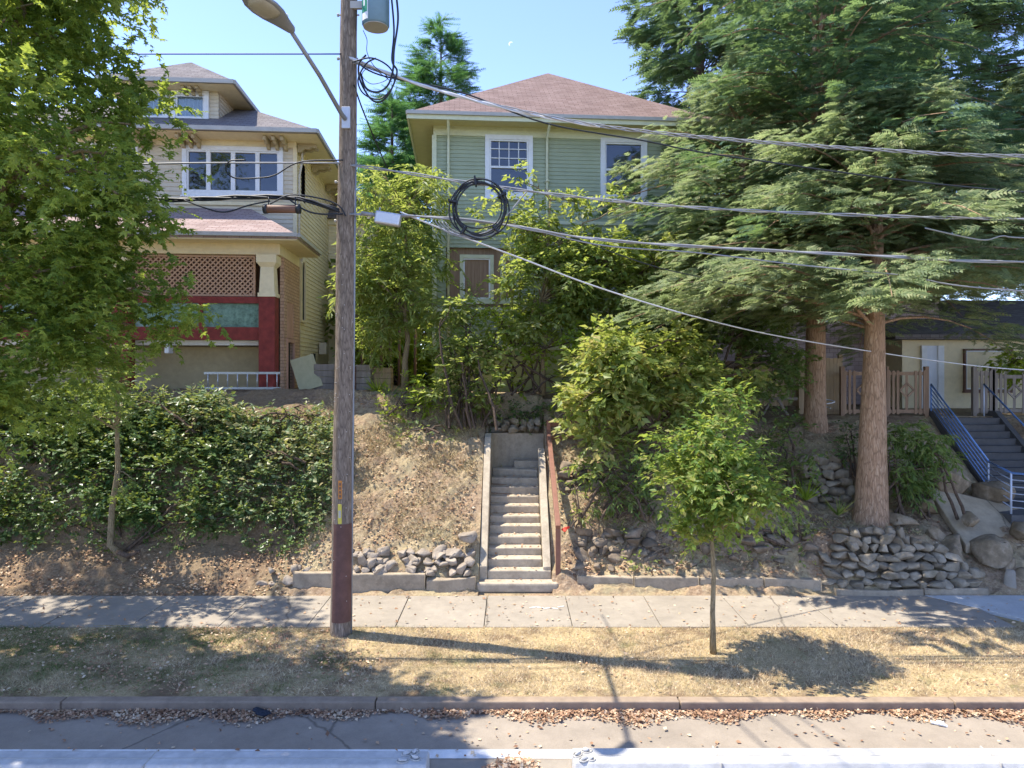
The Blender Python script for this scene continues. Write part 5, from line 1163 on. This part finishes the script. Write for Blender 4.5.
plant('slope_bush', 'shaded bush between the sapling crown and the rock wall', 'shrub', W(775,500,15), (C,Q), 'oval', 'l_mid', .11, 18, .3, 6, limbs=12, stems=3, part='foliage')
C, Q = region_clumps([(790,810,500,540,14.2,14.6,5,.16),(700,720,520,560,14,14.4,3,.12),(672,705,535,560,14,14.3,3,.1)])
plant('dry_bush', 'straw coloured bush spilling over the stone wall corner', 'shrub', W(798,545,14.3), (C,Q), 'slim', 'l_pale', .12, 20, .24, 6, limbs=6, part='foliage', droop=.8)
C, Q = region_clumps([(560,590,480,520,14.3,14.7,6,.18)])
plant('dry_bush', 'thin yellowed bush right of the handrail', 'shrub', W(575,525,14.4), (C,Q), 'slim', 'l_pale', .12, 12, .24, 6, limbs=8, part='foliage', droop=.7)
C, Q = region_clumps([(890,935,430,500,14.8,15.6,26,.26),(935,952,440,470,15,15.4,5,.16)])
plant('bamboo_shrub', 'bright green bushy shrub right of the big conifer trunk', 'shrub', W(912,515,15.1), (C,Q), 'slim', 'l_mid', .15, 24, .3, 8, limbs=14, stems=3, part='foliage', droop=.8)
C, Q = region_clumps([(840,860,430,455,15.6,16.2,5,.2)])
plant('slope_bush', 'small dark bush directly left of the big conifer trunk', 'shrub', W(848,475,15.9), (C,Q), 'oval', 'l_dark', .1, 20, .25, 6, limbs=5, part='foliage')
C, Q = region_clumps([(1000,1080,345,380,20.6,21.4,14,.35)])
plant('lime_tree', 'bright lime green leafy tree at the right edge above the fence', 'tree', W(1050,415,21), (C,Q), 'oval', 'l_lime', .15, 16, .3, 7, trunk=[W(1050,415,21),W(1050,390,21),W(1048,370,21)], trunk_r=.06, limbs=14)
C, Q = region_clumps([(855,930,225,300,27,29,4,.4)])
# green fill between and behind the houses
C, Q = region_clumps([(345,465,250,385,24,29,60,.7),(360,400,200,260,26,28,8,.6)])
plant('background_tree', 'mass of green foliage in the gap between the two houses', 'tree', W(395,385,26.5), (C,Q), 'broad', 'l_yellow', .22, 9, .5, 6, trunk=[W(395,388,26.5),W(395,340,26.5),W(395,290,26.5)], trunk_r=.15, limbs=20)
C, Q = region_clumps([(-200,160,100,330,27,33,60,1.1)])
plant('background_tree', 'dense dark tree standing behind the craftsman house on the left', 'tree', W(-20,385,33), (C,Q), 'broad', 'l_dark', .3, 4, .6, 6, trunk=[W(-20,388,33),W(-20,300,33),W(-20,200,33)], trunk_r=.3, limbs=20)
C, Q = region_clumps([(350,452,325,385,22.5,24,30,.45)])
plant('lime_shrub', 'sunlit lime bush at the far end of the gap between the houses', 'shrub', W(400,388,23.5), (C,Q), 'slim', 'l_lime', .2, 12, .3, 7, limbs=10, stems=3, part='foliage')
C, Q = region_clumps([(300,480,280,380,34,38,30,1.2)])
plant('background_tree', 'darker tree farther back in the gap between the houses', 'tree', W(390,385,36), (C,Q), 'broad', 'l_dark', .35, 4, .6, 6, trunk=[W(390,388,36),W(390,330,36),W(390,300,36)], trunk_r=.2, limbs=10)
# conifers
conifer('fir_tree', 'pointed dark fir rising behind the gap between the houses', (X(441,38),38,4.2), Z(22,38)-4.2, 4, lambda t: 5.8*(1-t)**.85+.25, 'l_fir', .9, 130, 11, 'barkdark', .35, rise=.35, sag=.1, tpl='needle', hang=.1)
conifer('fir_tree', 'shorter fir partly hidden behind the utility pole', (X(392,33),33,4.2), Z(95,33)-4.2, 3, lambda t: 3.2*(1-t)**.8+.25, 'l_fir', .9, 110, 12, 'barkdark', .3, rise=.3, sag=.1, tpl='needle', hang=.1)
cb = (X(871,15.0),15.0,1.05)
def profA(t): return 4.9*max(0.0, 1-((t-.28)/.75)**2)**.5*(.75+.25*(t<.9))+.3 if t < 1 else .3
conifer('cypress_tree', 'biggest conifer with a thick pinkish trunk above the stone wall', cb, 9.6, 4.2, lambda t: 4.6*(1-t**1.6)+.4, 'l_cyp', .4, 120, 21, 'barkred', .33, (.35,.3), .48, .42)
conifer('cypress_tree', 'second conifer with a slimmer trunk left of the biggest one', (X(815,17.8),17.8,2.9), 18, 4.2, lambda t: 5.1*(1-t)**.5+.4, 'l_cypdark', .44, 170, 10.5, 'barkred', .27, (.3,.4), .46, .42)
conifer('cypress_tree', 'leafy conifer spire reaching in front of the dark tree tops', (X(742,18.8),18.8,3.2), 10.0, 3.6, lambda t: 3.7*(1-t**2)+.3, 'l_cyp', .38, 110, 17, 'barkred', .2, (.1,.2), .45, .4)
conifer('cypress_tree', 'conifer crown at the right edge above the garden stairs', (X(1085,17.8),17.8,3.0), 10.5, 4.0, lambda t: 3.6*(1-t**1.6)+.3, 'l_cyp', .5, 110, 18, 'barkred', .22, (-.1,0), .4, .5)
conifer('cedar_tree', 'tall dark cedar behind the conifers at top right', (X(930,27),27,3.6), 23, 4, lambda t: 6.2*(1-t)**.5+.4, 'l_cypdark', .85, 190, 10, 'barkdark', .4, rise=.3, sag=.35)
conifer('cedar_tree', 'tall dark cedar beside the roof of the green house', (X(700,25.5),25.5,3.6), 20, 4, lambda t: 3.4*(1-t)**.4+.3, 'l_cypdark', .75, 140, 10, 'barkdark', .35, rise=.4, sag=.2)
conifer('cedar_tree', 'dark cedar filling the gap between the two tallest tops', (X(820,30),30,3.6), 22, 4, lambda t: 5.2*(1-t)**.5+.4, 'l_cypdark', .85, 160, 9, 'barkdark', .4, rise=.3, sag=.3)
# garden hose near smaller conifer
g = Geo(); g.tube([W(826,412,18.2)+Vector((.3*math.cos(a)*(.4+a*.05), .2*math.sin(a), .1+.03*a)) for a in np.linspace(0,9,40)], .018, 6); tag(obj('garden_hose', g, M['wire_white'], None, True), 'pale garden hose tangled beside the smaller conifer trunk', 'hose')
# dead twigs on the bank
for k in range(14):
    x = random.uniform(1.1, 5.8); y = random.uniform(13.9, 15); a = Vector((x, y, H(x,y)+.02)); g = Geo(); e = Vector((random.uniform(-.4,.4), random.uniform(-.3,.1), random.uniform(.05,.5)))
    g.tube([(0,0,0), e*.5+Vector((0,0,.05)), e], [.012,.009,.004], 5); o = obj('dead_branch', g, M['twig'], None, True); o.location = a; tag(o, 'bare dry twig on the slope right of the steps', 'twig', 'dry twigs on the slope')
